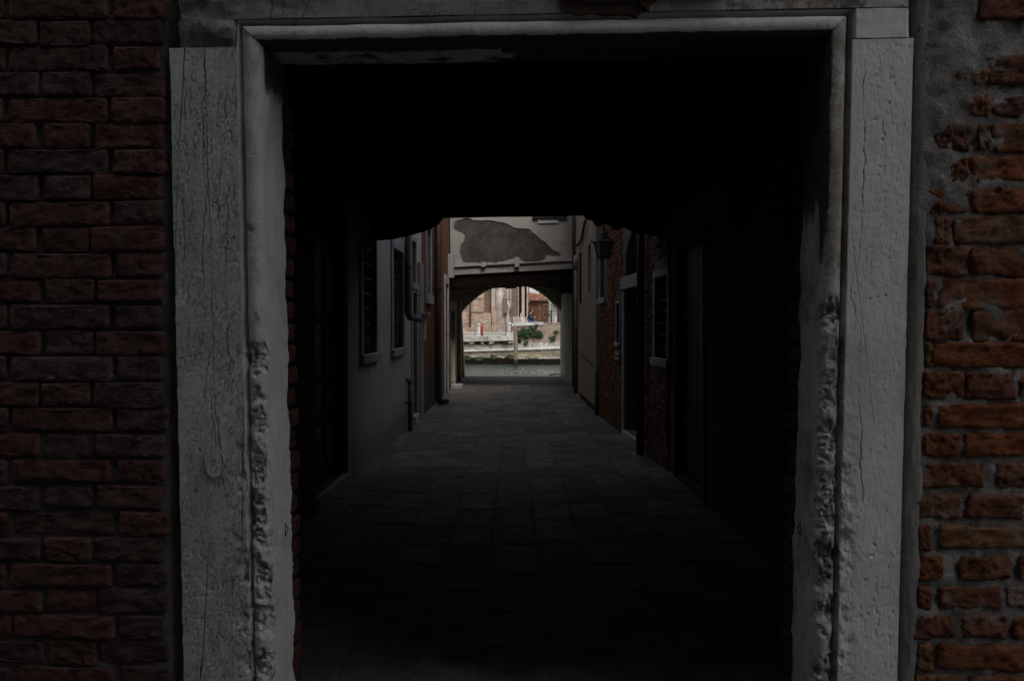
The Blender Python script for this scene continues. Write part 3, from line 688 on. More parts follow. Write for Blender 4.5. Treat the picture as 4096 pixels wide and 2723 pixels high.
rh = thing('red_house', 'red ochre plastered house with dark peeling base beyond the grey house', 'house', LF.pt(8, 0))
wr = rect(LF, 1705, 1722, 900, 1178, 1705, 1705); wr2 = rect(LF, 1772, 1780, 1125, 1300, 1772, 1772)
dr2 = (LF.sy(17.45), LF.sy(18.1), .1, LF.px(1772, 1130)[1])
g = G(); g.wall(LF, SE + .002, LF.L + .3, 0, HL_ + .3, [wr, dr2], .2, 4); link('wall', g, M_red, rh)
window(LF, rh, wr, fw=.09, bars=None, pane=M_frame, dep=.09, sill=.16)
g = G(); g.fbox(LF, dr2[0], dr2[1], .1, dr2[3], .12, .195); dor = link('door', g, M_doorw, rh)
g = G(); g.fbox(LF, dr2[0] - .1, dr2[0], 0, dr2[3], -.03, .05); g.fbox(LF, dr2[1], dr2[1] + .1, 0, dr2[3], -.03, .05); g.fbox(LF, dr2[0] - .1, dr2[1] + .1, dr2[3], dr2[3] + .2, -.034, .05); link('door_frame', g, M_frame, dor, bevel=.006)
pipe('downpipe', 'thick brown downpipe with curved foot on the red wall', LF, 1752, 900, 1622, .062, M_pipeB, d=-.09, top=5.2, foot=1, brk=3)
a, z = LF.px(1772, 1090); 
g = G(); g.tube([LF.pt(LF.sy(17.9), 4.6, -.05), LF.pt(LF.sy(18.2), 3.3, -.05), LF.pt(LF.sy(18.35), 2.9, -.04), LF.pt(LF.sy(18.4), 1.2, -.04)], .016, 6); tag(link('electric_cable', g, M_pipeK), 'black cable running down the corner of the red wall', 'cable')
g = G(); g.fbox(LF, LF.sy(18.2), LF.sy(18.45), z - .05, z + .5, -.14, -.004); tag(link('junction_box', g, M_plaque, bevel=.01), 'pale grey electrical box on the red wall near the archway', 'electrical box')

# ------------------------------------------------------------------ right side of the court
RF = Fr((1.53, 13.5), (1.665, 8.3))
bh = thing('brick_house', 'rough brick house with stone framed doorway on the right of the alley', 'house', RF.pt(2.4, 0))
wb = rect(RF, 2627, 2677, 1112, 1428, 2627, 2627); du = rect(RF, 2502, 2556, 1160, 1760, 2500, 2500); du = (du[0], du[1], .10, du[3])
ws = rect(RF, 2470, 2484, 1215, 1370, 2470, 2470); wu = rect(RF, 2402, 2424, 1000, 1195, 2402, 2402)
lz0 = RF.px(2500, 1115)[1]; lun = (du[0] - .02, du[1] + .02, lz0 + .02, RF.px(2500, 950)[1])
ops = [wb, du, ws, wu, lun]
g = G(); g.wall(RF, 0, RF.L, 0, HR_, ops, .25, 4); link('wall', g, M_mortA, bh)
window(RF, bh, wb, fw=.075, proud=.03, sill=.09, bars=(2, 6)); window(RF, bh, ws, fw=.035, bars=None, sill=.05, dep=.06, pane=M_grille); window(RF, bh, wu, fw=.06, bars=None, dep=.1, pane=M_frame, sill=.09)
# lunette: dark glass under an arch of brick
g = G(); n = 14; cx_ = (lun[0] + lun[1]) / 2; hw = (lun[1] - lun[0]) / 2; hh = lun[3] - lun[2]
arc = [(cx_ - hw * math.cos(math.pi * k / n), lun[2] + hh * math.sin(math.pi * k / n) ** .8) for k in range(n + 1)]
top = arc + [(lun[1] + .001, lun[3] + .05), (lun[0] - .001, lun[3] + .05)]
g.sprism(RF, top, .002, .15); lu = link('lunette', g, M_mortA, bh)
g = G(); g.fbox(RF, lun[0], lun[1], lun[2], lun[3], .16, .2); link('pane', g, M_glass, lu)
g = G(); g.fbox(RF, du[0], du[1], .1, du[3], .19, .245); dor = link('door', g, M_doorw, bh)
g = G(); g.fbox(RF, du[0] - .13, du[0], 0, du[3], -.03, .19); g.fbox(RF, du[1], du[1] + .13, 0, du[3], -.03, .19); link('jamb', g, M_frame, dor, bevel=.008)
g = G(); g.fbox(RF, du[0] - .15, du[1] + .15, du[3], lz0 + .012, -.06, .19); link('lintel', g, M_frame, dor, bevel=.008)
g = G(); g.fbox(RF, du[0] + .002, du[1] - .002, 0, .098, -.04, .19); link('step', g, M_edge, dor, bevel=.006)
a, z = RF.px(2469, 1405); b, z0_ = RF.px(2486, 1442); g = G(); g.fbox(RF, min(a, b), max(a, b), z0_, z, -.04, .02); mb = tag(link('letter_plate', g, M_plaque, bevel=.006), 'small pale letter plate beside the stone doorway on the right', 'letter box')
g = G(); g.fbox(RF, min(a, b) + .07, max(a, b) - .07, (z + z0_) / 2 - .012, (z + z0_) / 2 + .018, -.043, -.03); link('slot', g, M_black, mb)
# individual bricks, as far as they are exposed; the 300 that show largest are pieces, the rest one part
bl = []; random.seed(5)
z = .02; row = 0
while z < 3.4:
    s = .0 + (row % 2) * .13 + random.uniform(-.03, .03)
    while s < RF.L - .02:
        ln = random.choice((.25, .25, .13)); e = min(s + ln, RF.L)
        lo = 1.9 if s < 1.5 else 2.5
        hit = any(s < o[1] + .14 and e > o[0] - .14 and z + .07 > o[2] - .12 and z < o[3] + .12 for o in ops) or (du[0] - .17 < (s + e) / 2 < du[1] + .17)
        lim = .25 + .55 * nz((s * .5, z * .5, 1), 1.6, 3, 4)
        if not hit and e - s > .07 and (lim > -.12 or z < 1.9): bl.append((s + .006, e - .006, z + .005, z + .066, random.uniform(.002, .02)))
        s = e
    z += .0725; row += 1
bl.sort(key=lambda b: (RF.pt(b[0], b[2]) - CAM).length)
cnt = 0; gg = G(); blocks = {}
for (a, b, z0_, z1_, pr) in bl:
    if cnt < 300:
        key = (round((b - a) / .06), random.randrange(4))
        if key not in blocks:
            g = G(); g.fbox(Fr((0, 0), (0, -1)), -(b - a) / 2, (b - a) / 2, -.0305, .0305, 0, .06)
            me = link('brick', g, M_brickA, None, bevel=.009); blocks[key] = me.data; bpy.data.objects.remove(me)
        o = bpy.data.objects.new('brick', blocks[key]); COL.objects.link(o); o.parent = bh
        o.location = RF.pt((a + b) / 2, (z0_ + z1_) / 2, -pr) - bh.location; o.rotation_euler = (random.uniform(-.03, .03), 0, math.atan2(RF.n.y, RF.n.x) - math.pi + random.uniform(-.03, .03)); cnt += 1
    else: gg.fbox(RF, a, b, z0_, z1_, -pr, .03)
o = link('far_bricks', gg, M_brickA, bh); o['kind'] = 'stuff'
pipe('downpipe', 'thick black downpipe between the stone doorway and the framed window', RF, 2563, 930, 1817, .047, M_pipeK, d=-.085, top=3.65, brk=3)
pipe('downpipe', 'thin grey pipe at the corner of the beige house', RF, 2386, 1455, 1660, .03, M_pipeG, d=-.05, brk=2)

BF = Fr((1.47, 16.95), (1.475, 13.52)); BE = Fr((1.54, 18.6), (1.53, 16.95))
be = thing('beige_house', 'beige plastered house with a smooth corner on the right near the archway', 'house', BF.pt(1.7, 0))
wq = rect(BF, 2351, 2363, 985, 1172, 2351, 2351)
g = G(); g.wall(BF, 0, BF.L, .14, 6.6, [wq], .14, 4); link('wall', g, M_beige, be)
g = G(); g.fbox(BF, .0, BF.L + .0, 0, .139, .03, 1.0); link('plinth', g, M_mortL, be)
g = G(); g.wall(BE, -.3, BE.L - .002, 0, 6.6, [], .2, 4); link('set_back_wall', g, M_beige, be)
window(BF, be, wq, fw=.0, ring=False, bars=None, dep=.13)
zc = BF.px(2340, 1440)[1]; g = G(); g.tube([BF.pt(BF.L * k / 12, .985 - .16 * k / 12 + .015 * math.sin(k * 1.7), -.002) for k in range(13)], .012, 5); link('crack', g, M_mortL, be)
a, z = BF.px(2318, 1285); g = G(); g.sprism(BF, [(a-.05,z+.28),(a+.01,z+.12),(a+.05,z+.2),(a+.03,z-.05),(a+.06,z-.25),(a-.01,z-.08),(a-.06,z-.12),(a-.02,z+.05)], -.003, .001); link('red_paint_smear', g, simple('red_spray_paint', (.32,.03,.03), (.2,.03,.03)), be)
s_, zt_ = BF.px(2326, 1010); g = G(); g.fbox(BF, s_ - .04, s_ + .04, zt_ - 1.05, zt_, -.05, -.002); tag(link('shutter_bar', g, M_iron, bevel=.01), 'narrow dark iron bar fixed upright on the beige wall', 'iron bar')
s_, zt_ = BE.px(2308, 1028); g = G(); g.tube([BE.pt(.85, .0, -.05), BE.pt(.85, zt_ - .1, -.05)], .045, 10); cpx = tag(link('conduit', g, M_pipeG, smooth=True), 'pale capped conduit standing in the corner beside the archway', 'conduit')
g = G(); g.lathe([(.05, zt_ - .3), (.06, zt_ - .3), (.06, zt_ - .05), (.04, zt_), (.0, zt_ + .01)], BE.pt(.85, 0, -.05), 10); link('cap', g, M_plaque, cpx, smooth=True)
# festooned cable high on the beige wall
p0 = BF.px(2312, 985); p1 = BF.px(2352, 880); g = G()
g.tube([BF.pt(p0[0] + (p1[0] - p0[0]) * t, p0[1] + (p1[1] - p0[1]) * t - .12 * math.sin(math.pi * t), -.04 - .01 * math.sin(9 * t)) for t in [k / 10 for k in range(11)]], .028, 6); tag(link('cable_bundle', g, M_iron), 'dark bundle of cables sagging across the beige wall', 'cable')

# ------------------------------------------------------------------ street lantern on the right
LY = 11.0; lc = at(2415, 1000, LY)
zt_ = at(2415, 918, LY).z; zr = at(2415, 968, LY).z; zb_ = at(2415, 1033, LY).z
lt = thing('street_lantern', 'black six sided wall lantern hanging over the right side of the alley', 'lantern', (lc.x, LY, zb_))
g = G(); rt, rb = .135, .085; zg = zr - .01
for k in range(6):
    a0, a1 = math.pi * k / 3, math.pi * (k + 1) / 3
    p = lambda r, a, z: Vector((lc.x + r * math.cos(a), LY + r * math.sin(a), z))
    gp = G(); gp.add([p(rb - .006, a0, zb_ + .01), p(rb - .006, a1, zb_ + .01), p(rt - .006, a1, zg), p(rt - .006, a0, zg)], [(0,1,2,3)]); link('pane', gp, simple('lantern_glass', (.30,.30,.27), (.22,.22,.2), 9, .3) if k == 0 else bpy.data.materials['lantern_glass'], lt)
    gp = G(); gp.tube([p(rb, a0, zb_), p(rt, a0, zg)], .008, 5); link('rib', gp, M_pipeK, lt)
    gp = G(); gp.tube([p(rt, a0, zg), p(rt + .03, a0, zg + .005), p(rt + .05, a0, zg + .035)], [.012, .009, .004], 5); link('horn', gp, M_pipeK, lt)
    gp = G(); gp.tube([p(rb, a0, zb_), p(rb, a0, zb_ - .02)], [.009, .005], 5); link('drop', gp, M_pipeK, lt)
gp = G(); gp.lathe([(.0, zb_ - .004), (rb + .006, zb_ - .004), (rb + .006, zb_ + .012), (.0, zb_ + .012)], (lc.x, LY, 0), 6); link('base_ring', gp, M_pipeK, lt)
gp = G(); gp.lathe([(rt + .012, zg), (rt + .014, zg + .014), (.11, zg + .035), (.085, zg + .085), (.05, zg + .10), (.05, zg + .115), (.06, zg + .12), (.04, zg + .15), (.022, zg + .165), (.026, zg + .18), (.01, zt_)], (lc.x, LY, 0), 6); link('roof', gp, M_pipeK, lt)
gp = G(); wx = 1.595; zh = zt_ + .28
gp.tube([(lc.x, LY, zt_ - .005), (lc.x, LY, zh - .04), (lc.x + .02, LY, zh), (wx, LY, zh + .03)], .011, 6); gp.tube([(wx, LY, zh - .25), (lc.x + .12, LY, zh - .06), (lc.x + .08, LY, zh + .005)], .008, 6); link('bracket', gp, M_pipeK, lt)

# ------------------------------------------------------------------ the archway house at the end of the court
AY = 18.6; AF = Fr((-3.2, AY), (3.2, AY)); QY = 23.45
ah = thing('archway_house', 'cream plastered house spanning the alley over the archway to the canal', 'house', (0, 21, 0))
zq = lambda x, y: (1700 + x / 3.574, 840 + y / 3.574)
zfl, zfr = AF.px(1783, 1102)[1], AF.px(2290, 1076)[1]
outer = [AF.px(1640, 1109), AF.px(2420, 1070), (6.2, HA_), (.2, HA_)]
hole = [AF.px(*zq(x, y)) for x, y in [(413,270),(430,190),(460,160),(540,135),(590,118),(650,125),(690,145),(800,158),(910,152),(1010,165),(1060,178),(1130,190),(1190,210),(1240,245),(1290,265),(1400,270),(1470,272),(1510,290),(1520,320),(1560,340),(1610,390),(1660,430),(1720,465),(1755,515),(1800,555),(1850,585),(1925,622),(1910,660),(1820,655),(1725,640),(1712,690),(1680,715),(1600,740),(1540,750),(1450,748),(1380,715),(1330,670),(1300,668),(1260,695),(1180,710),(1120,735),(1050,740),(1020,760),(930,742),(860,755),(790,762),(710,745),(620,752),(545,735),(530,680),(505,620),(500,580),(520,490),(570,450),(570,400),(575,370),(540,335),(480,310)]]
hole0 = hole; hcx = sum(a for a, b in hole) / len(hole); hcz = sum(b for a, b in hole) / len(hole)
hole = [(a + (a - hcx) * q + random.uniform(-.008, .008), b + (b - hcz) * q * 1.2 + random.uniform(-.006, .006)) for (a, b), q in [(h_, .012 + .03 * abs(nz((h_[0] * 3, h_[1] * 3, 0), 2, 3, 1))) for h_ in hole]]
ng = len(hole); g = G(); g.add([AF.pt(a, b, .010) for a, b in hole] + [AF.pt(a, b, .012) for a, b in hole0] + [AF.pt(a, b, .022) for a, b in hole0], [(i, (i+1) % ng, (i+1) % ng + ng, i + ng) for i in range(ng)] + [(i + ng, (i+1) % ng + ng, (i+1) % ng + 2*ng, i + 2*ng) for i in range(ng)])
link('broken_undercoat', g, plaster('undercoat', (.22,.20,.175), (.15,.14,.12), bs=60, bstr=.8), ah)
g = G(); V = [AF.pt(*p) for p in outer + hole]; tris = tessellate_polygon([[Vector((a, b, 0)) for a, b in outer], [Vector((a, b, 0)) for a, b in hole]])
g.add(V, [tuple(t) for t in tris]); nh = len(hole)
g.add([AF.pt(*p) for p in hole] + [AF.pt(p[0], p[1], .010) for p in hole], [(i, (i+1) % nh, (i+1) % nh + nh, i + nh) for i in range(nh)])
link('plaster', g, M_cream, ah)
g = G(); g.sprism(AF, [(.2, zfl + .05), (6.2, zfr + .05), (6.2, HA_ - .01), (.2, HA_ - .01)], .020, .3); link('wall', g, M_patch, ah)
g = G(); g.box(-9, 9, AY + .3, QY + .4, 3.0, HA_); g.box(-9, -1.46, AY + .01, QY + .4, 0, 3.0); g.box(1.52, 9, AY + .01, QY + .4, 0, 3.0); link('upper_storey', g, M_wallin, ah)
# crooked string course
g = G(); g.qbox(AF, [(1783,1071),(1980,1060),(2290,1044),(2290,1040),(2100,1050),(1900,1062),(1783,1067)], -.09, .02); link('string_course', g, M_frame, ah, bevel=.006)
g = G(); g.qbox(AF, [(1783,1072),(2290,1045),(2290,1074),(1783,1101)], -.04, .019); link('fascia', g, M_cream, ah, bevel=.004)
for x in (1935, 2068):
    g = G(); g.qbox(AF, [(x-8,1050),(x+8,1050),(x+8,1066),(x-8,1068)], -.13, -.02); link('bracket_stone', g, M_frame, ah, bevel=.006)
g = G(); g.qbox(AF, [(1780,1104),(2294,1077),(2294,1142),(2120,1143),(1975,1150),(1780,1152)], .02, .3); link('edge_beam', g, M_wood, ah, bevel=.006)
g = G(); g.qbox(AF, [(2021,1140),(2064,1140),(2064,1149),(2060,1151),(2025,1153),(2021,1150)], -.06, .25); link('beam_block', g, M_wood, ah, bevel=.004)
g = G(); g.qbox(AF, [(1780,1152),(1950,1149),(1935,1152),(1905,1160),(1885,1166),(1868,1176),(1850,1180),(1846,1194),(1838,1198),(1828,1188),(1820,1200),(1780,1202)], .03, .28); link('corbel', g, M_wood, ah)
g = G(); g.qbox(AF, [(2300,1143),(2300,1176),(2272,1170),(2260,1172),(2250,1172),(2243,1160),(2225,1156),(2215,1148),(2190,1146),(2170,1142)], .03, .28); link('corbel', g, M_wood, ah)
g = G(); g.box(-1.46, 1.52, AY + .3, QY + .01, 2.90, 2.97); link('ceiling', g, M_board, ah)
y = AY + .75
while y < QY - .2:
    g = G(); g.box(-1.46, 1.52, y, y + .16, 2.75, 2.899); link('beam', g, M_wood, ah, bevel=.01); y += .52
# arch wall at the canal end
QF0 = Fr((-3, QY), (3, QY)); ax0, az0 = QF0.px(1850, 1250); ax1, az1 = QF0.px(2243, 1234)
cxp = 2045; prof_ = [(199,0),(193,9),(187,17),(176,28),(164,39),(151,51),(139,61),(125,72),(112,81),(95,90),(76,98),(55,104),(28,108),(0,110)]
arcp = [QF0.px(cxp - dx, 1250 - ry) for dx, ry in prof_] + [QF0.px(cxp + dx, 1246 - ry) for dx, ry in prof_[::-1][1:]]
L0 = QF0.px(1858, 1502)[0]; R0 = QF0.px(2246, 1502)[0]
poly = [(-.2, 0), (L0, 0)] + arcp + [(R0, 0), (6.2, 0), (6.2, 3.05), (-.2, 3.05)]
g = G(); g.sprism(QF0, poly, 0, .36); link('arch_wall', g, M_wallin, ah)
# steps and stone at the foot of the passage walls
g = G(); g.box(-1.44, -1.17, 19.0, 19.5, 0, .10); link('step', g, M_edge, ah, bevel=.01)
g = G(); g.box(-1.46, -1.38, 19.6, 20.0, .0, 1.9); link('pilaster', g, M_wallin, ah, bevel=.01); g = G(); g.box(-1.46, -1.36, 21.6, 21.9, .0, 2.3); link('pilaster', g, M_wallin, ah, bevel=.01)
a, z = AF.px(2130, 879); b, _ = AF.px(2268, 879); g = G(); g.fbox(AF, a, b, z, z + 1.4, -.05, .0); wn_ = link('shutter', g, M_pipeK, ah, bevel=.01)
g = G(); g.fbox(AF, a + .12, b - .2, z - .09, z - .004, -.03, .0); link('sill', g, M_frame, wn_, bevel=.005)
a, z = AF.px(1755, 899); b, _ = AF.px(1800, 899); g = G(); g.fbox(AF, a, b, z, z + 1.4, -.05, .0); link('shutter', g, simple('blue_black_shutter', (.015,.018,.03), (.02,.022,.03)), ah, bevel=.01)
pp = at(1782, 925, AY - .1); g = G(); g.tube([(pp.x - .12, AY - .25, pp.z), (pp.x + .02, AY - .25, pp.z)], .055, 12); tag(link('pipe_stub', g, M_pipeG, smooth=True), 'short grey pipe stub poking out by the cream wall', 'pipe stub')
pipe('downpipe', 'black downpipe in the corner right of the peeling cream wall', AF, 2298, 865, 1545, .055, M_pipeK, d=-.08, top=6.2, brk=3)
# rope and rubbish left at the quay edge
c = at(2225, 1506, 23.9); random.seed(3)
g = G(); g.tube([(c.x - .22 + .05 * k + random.uniform(-.02, .02), 23.75 + random.uniform(-.08, .08), .03 + random.uniform(0, .04)) for k in range(11)], .018, 6)
tag(link('rope_end', g, M_iron, smooth=True), 'dark tangle of rope lying on the quay edge at the right', 'rope')
# unseen house behind the viewer, added to shade the doorway

for k, (x, y, ln, lab) in enumerate(((2017, 1663, .20, 'narrow dark drain slot in the paving near the middle of the alley'), (2314, 1719, .2, 'narrow dark drain slot in the paving toward the right wall'))):
    d = ray(x, y); t = -CAM.z / d.z; c = CAM + d * t; g = G(); g.box(c.x - ln / 2, c.x + ln / 2, c.y - .05, c.y + .05, -.01, .007); o = tag(link('drain_slot', g, M_pipeK, bevel=.003), lab, 'drain')
oh = thing('unseen_shade_house', 'unseen plastered house behind the viewer, added to shade the stone doorway', 'house', (-3, -2.2, 0))
OH_X1, OH_Y, OH_H = 4.7, -1.5, 10.5  # end, setback and height shaped for the shade on doorway and passage floor
g = G(); g.box(-30, OH_X1, OH_Y - 6, OH_Y, 0, OH_H); link('wall', g, plaster('unseen_shade_house_plaster', (.20,.20,.20), (.15,.15,.15)), oh)

# ------------------------------------------------------------------ canal
WZ = -.86
def water_mat():
    n = N('canal_water')
    h = n.math('ADD', n.noise(1.6, 3, .5, (1, 2.2, 1)), n.math('MULTIPLY', n.noise(7, 3, .55, (1, 1.8, 1), (3,1,2)), .35))
    m = n.out((.075,.10,.08), .14, n.bump(h, .3, .10), .5); n.p.inputs['IOR'].default_value = 1.33
    return m
g = G(); g.add([(-300, 24.0, WZ), (300, 24.0, WZ), (300, 49.5, WZ), (-300, 49.5, WZ)], [(0,1,2,3)]); struct('canal_water', g, water_mat())
M_qst = simple('quay_limestone', (.47,.45,.41), (.31,.295,.255), 2.2, .85, 30, .5, .02, c3=(.12,.115,.08), s3=2.6, rnd=.14)
M_qdirty = simple('weathered_quay_stone', (.32,.28,.205), (.16,.145,.10), 1.6, .9, 30, .6, .02, c3=(.07,.07,.06), s3=1.2, sc=(1,1,2.5))
M_torus = simple('white_string_stone', (.50,.50,.48), (.36,.36,.34), 3, .7, 30, .3, .01, rnd=.08)
M_campo = simple('campo_paving', (.36,.34,.31), (.28,.265,.24), 1.2, .9)
M_qbrick = far_brick('parapet_brick', (.30,.17,.125), (.38,.30,.23), (.27,.25,.21), patch=1.2, patchc=(.30,.27,.22), streak=.45, streakc=(.38,.35,.29), dirt=.4, bh=.085)
M_dark = simple('wet_black_crust', (.006,.006,.005), (.016,.015,.010), 9, .9, 20, .8, .02, spec=.05)
M_weed = simple('weed_leaves', (.045,.07,.022), (.025,.04,.014), 3, .7, rnd=.2)
M_ivy = simple('ivy_leaves', (.028,.055,.016), (.014,.030,.009), 3, .6)
QF = Fr((-16, 48.8), (16, 47.2))
g = G(); g.add([(-300, 300, 1.2), (300, 300, 1.2), (300, 66, 1.05), (-300, 66, 1.05), (-300, 48.55, .80), (300, 47.95, .80)], [(0,1,2,3), (3,2,5,4)]); struct('campo_ground', g, M_campo)
qw = thing('canal_wall', 'stone faced canal wall with a white rounded string course across the water', 'canal wall', QF.pt(16, WZ))
g = G(); g.fbox(QF, 0, 32, WZ - .6, .80, .12, 1.0); link('wall_core', g, M_qdirty, qw)
def lin(x, xa, ya, xb, yb): return ya + (yb - ya) * (x - xa) / (xb - xa)
yct = lambda x: lin(x, 1850, 1350, 2057, 1341); ycb = lambda x: lin(x, 1850, 1365, 2057, 1360)
ybt = lambda x: lin(x, 1850, 1382, 2057, 1377); ybb = lambda x: lin(x, 1850, 1398.5, 2057, 1393.5)
def strip(name, xs, yt, yb, d0, d1, mat, gap=.8, bevel=.015, par=None):
    for a, b in zip(xs, xs[1:]):
        g = G(); j = random.uniform(-.02, .02); g.qbox(QF, [(a+gap,yt(a)),(b-gap,yt(b)),(b-gap,yb(b)),(a+gap,yb(a))], d0 + j, d1); link(name, g, mat, par or qw, bevel=bevel)
random.seed(9)
strip('coping_stone', [1480,1580,1660,1760,1874,1921,1972,2056], yct, ycb, -.32, .5, M_qst)
for x0, x1 in ((1780,1800),(1879,1898),(1925,1937),(1957,1977),(2034,2055)):
    g = G(); g.qbox(QF, [(x0,ycb(x0)+.3),(x1,ycb(x1)+.3),(x1-1,ycb(x1)+10),(x0+2,ycb(x0)+11)], -.22, .2); link('bracket_stone', g, M_qst, qw, bevel=.02)
strip('ashlar', [1500,1620,1740,1830,1937,1961,2056], ybt, ybb, .0, .2, M_qst)
yrt = lambda x: lin(x, 2072, 1372, 2242, 1368); yrb = lambda x: lin(x, 2072, 1390, 2242, 1387)
strip('ashlar', [2058,2076,2135,2192,2240,2330,2450,2560], yrt, yrb, -.06, .2, M_qst)
ytc = lambda x: lin(x, 1850, 1404.5, 2057, 1398) if x < 2057 else lin(x, 2057, 1398, 2242, 1391.5)
joints = [1480,1600,1720,1800,1876,1912,1964,2004,2057,2088,2190,2300,2420,2540]
for a, b in zip(joints, joints[1:]):
    pa = QF.px(a + .6, ytc(a)); pb = QF.px(b - .6, ytc(b)); r = .075 if a < 2050 else .095
    g = G(); g.tube([QF.pt(pa[0], pa[1], -.03), QF.pt(pb[0], pb[1], -.03)], r, 12); link('string_stone', g, M_torus, qw, smooth=False, bevel=0)
    for p in bpy.data.objects[-1:] if False else []: pass
strip('face_stone', [1480,1600,1710,1793,1886,1966,2052], lambda x: ytc(x) + 5, lambda x: 1437.5, .02, .3, M_qdirty, gap=.5)
strip('face_stone', [2053,2190,2239,2330,2450,2560], lambda x: ytc(x) + 6, lambda x: lin(x, 2072, 1432, 2242, 1428), -.02, .3, M_qdirty)
strip('footing_stone', [2053,2160,2226,2330,2450,2560], lambda x: lin(x, 2072, 1432.5, 2242, 1428.5), lambda x: 1446, -.08, .3, M_qst)
# dark gap and the black crust of mussels at the waterline
g = G(); g.qbox(QF, [(1964,1411),(1967,1411),(1967.5,1440),(1963.5,1440)], -.02, .05); link('drain_slot', g, M_dark, qw)
g = G(); rows = []
for j in range(9):
    z = WZ - .12 + j * .068
    rows.append([QF.pt(32 * i / 500, z + (.10 * nz((i * .4, 0, 7), .6, 4, 1) if j == 8 else 0), -.10 - .07 * abs(nz((i * .9, j * 1.3, 2), .9, 3, 3)) + (.16 if j == 8 else 0)) for i in range(501)])
g.grid(rows); mc = struct('mussel_crust', g, M_dark, 'stuff'); mc['label'] = 'black crust of mussels and weed along the waterline'

# brick parapet at the right, with the coping slabs
pw = thing('brick_parapet', 'weathered brick parapet over the canal with ivy growing on its face', 'parapet', QF.pt(19, .8))
g = G(); a, zt = QF.px(2052, 1296); b, zt2 = QF.px(2560, 1289); _, zb0 = QF.px(2052, 1372)
g.sprism(QF, [(a, zb0), (b, zb0 + .03), (b, zt2), (QF.px(2172, 1289)[0], QF.px(2172, 1290)[1]), (a, zt)], .0, .45); link('wall', g, M_qbrick, pw)
g = G(); g.qbox(QF, [(2050,1292),(2127.5,1290),(2127.5,1300.5),(2050,1303)], -.10, .5); link('coping_slab', g, M_torus, pw, bevel=.02)
g = G(); g.qbox(QF, [(2128.5,1289.5),(2172,1288.5),(2172,1298.5),(2128.5,1300)], -.06, .5); link('coping_slab', g, M_torus, pw, bevel=.02)
zpar = QF.px(2125, 1290)[1]

# mooring pole
MY = 45.5; c = at(2063, 1440, MY); ztp = at(2063, 1304, MY).z
g = G(); rows = []
n = 16
for j in range(26):
    z = WZ - .8 + (ztp - WZ + .8) * j / 25; r = .125 - .02 * j / 25 - (.05 if j == 25 else 0)
    rows.append([Vector((c.x + .05 * (z + .8) * -.1 + (r + .012 * nz((k * 2.0, 0, z * .6), 1.2, 3, 2)) * math.cos(2 * math.pi * k / n), MY + r * math.sin(2 * math.pi * k / n), z + (.08 * math.cos(k) if j == 25 else 0))) for k in range(n + 1)])
g.grid(rows); g.f.append(tuple(range(25 * (n + 1), 25 * (n + 1) + n)))
n_ = N('weathered_pole_wood'); sp = n_.new('ShaderNodeSeparateXYZ'); n_.set(sp.inputs[0], n_.pos)
cc = n_.mix(n_.ramp(n_.noise(6, 6, .7, (3,3,.25)), .35, .65), (.23,.19,.14), (.12,.095,.07)); cc = n_.mix(n_.ramp(sp.outputs['Z'], -.35, -.55), cc, (.015,.015,.012))
tag(link('mooring_pole', g, n_.out(cc, .9, n_.bump(n_.noise(10, 5, .7, (3,3,.3)), .8, .03)), smooth=True), 'grey weathered wooden mooring pole standing in the canal', 'mooring pole')

# bollards, railing and the red hydrant on the far quay
M_white = simple('white_stone', (.60,.59,.57), (.46,.45,.43), 6, .7, 30, .3)
BY = 48.75; c = at(1915, 1346, BY); ht = at(1915, 1290, BY).z - c.z
bo = thing('bollard', 'white stone bollard with domed cap in front of the red hydrant', 'bollard', (c.x, BY, .80), 'white bollards on the far quay')
r = .10
g = G(); g.box(c.x - .125, c.x + .125, BY - .125, BY + .125, .78, .80 + .19); link('foot', g, M_white, bo, bevel=.02)
g = G(); g.lathe([(r, .985), (r * .98, 1.4), (r * .96, .80 + ht - .17)], (c.x, BY, 0), 8); link('shaft', g, M_white, bo)
g = G(); g.lathe([(r * 1.0, .80 + ht - .17), (r * 1.22, .80 + ht - .15), (r * 1.25, .80 + ht - .07), (r * 1.0, .80 + ht - .03), (r * .5, .80 + ht), (.0, .80 + ht + .01)], (c.x, BY, 0), 12); link('cap', g, M_white, bo, smooth=True)
c2 = at(2038, 1341, BY - .3); b2 = copy_tree(bo, (c2.x, BY - .3, .86)); b2['label'] = 'white stone bollard with domed cap beside the wooden mooring pole'
M_rail = simple('brown_iron_rail', (.10,.06,.045), (.07,.045,.035), 10, .7)
rl = thing('iron_railing', 'thin rusty iron railing between the white bollards', 'railing', at(1960, 1345, BY))
pl = at(1500, 1298, BY); pr_ = at(2036, 1293, BY - .3)
g = G(); g.tube([pl, pr_], .016, 6); link('top_rail', g, M_rail, rl)
pl = at(1500, 1342, BY); pr_ = at(2024, 1334, BY - .3); g = G(); g.tube([pl, pr_], .014, 6); link('lower_rail', g, M_rail, rl)
for x, yb_ in ((1680, 1350), (1790, 1348), (1900, 1346), (1931.5, 1346), (2023, 1341)):
    p = at(x, yb_, BY - .1); q = at(x, lin(x, 1500, 1298, 2036, 1293) - 1, BY - .1); g = G(); g.tube([p, q], .02, 6); link('post', g, M_rail, rl)
HY = 51.5; c = at(1926.5, 1334, HY); zt = at(1926.5, 1298, HY).z
hy = thing('hydrant', 'red cylindrical hydrant behind the white bollard on the far quay', 'hydrant', (c.x, HY, .82))
M_hyd = simple('red_paint', (.34,.035,.02), (.25,.03,.02), 4, .4)
g = G(); g.lathe([(.085, .86), (.09, 1.15), (.09, zt - .12), (.075, zt - .03), (.03, zt)], (c.x, HY, 0), 14); link('body', g, M_hyd, hy, smooth=True)
g = G(); g.lathe([(.092, 1.14), (.096, 1.15), (.096, 1.17), (.092, 1.18)], (c.x, HY, 0), 14); link('band', g, M_dark, hy)
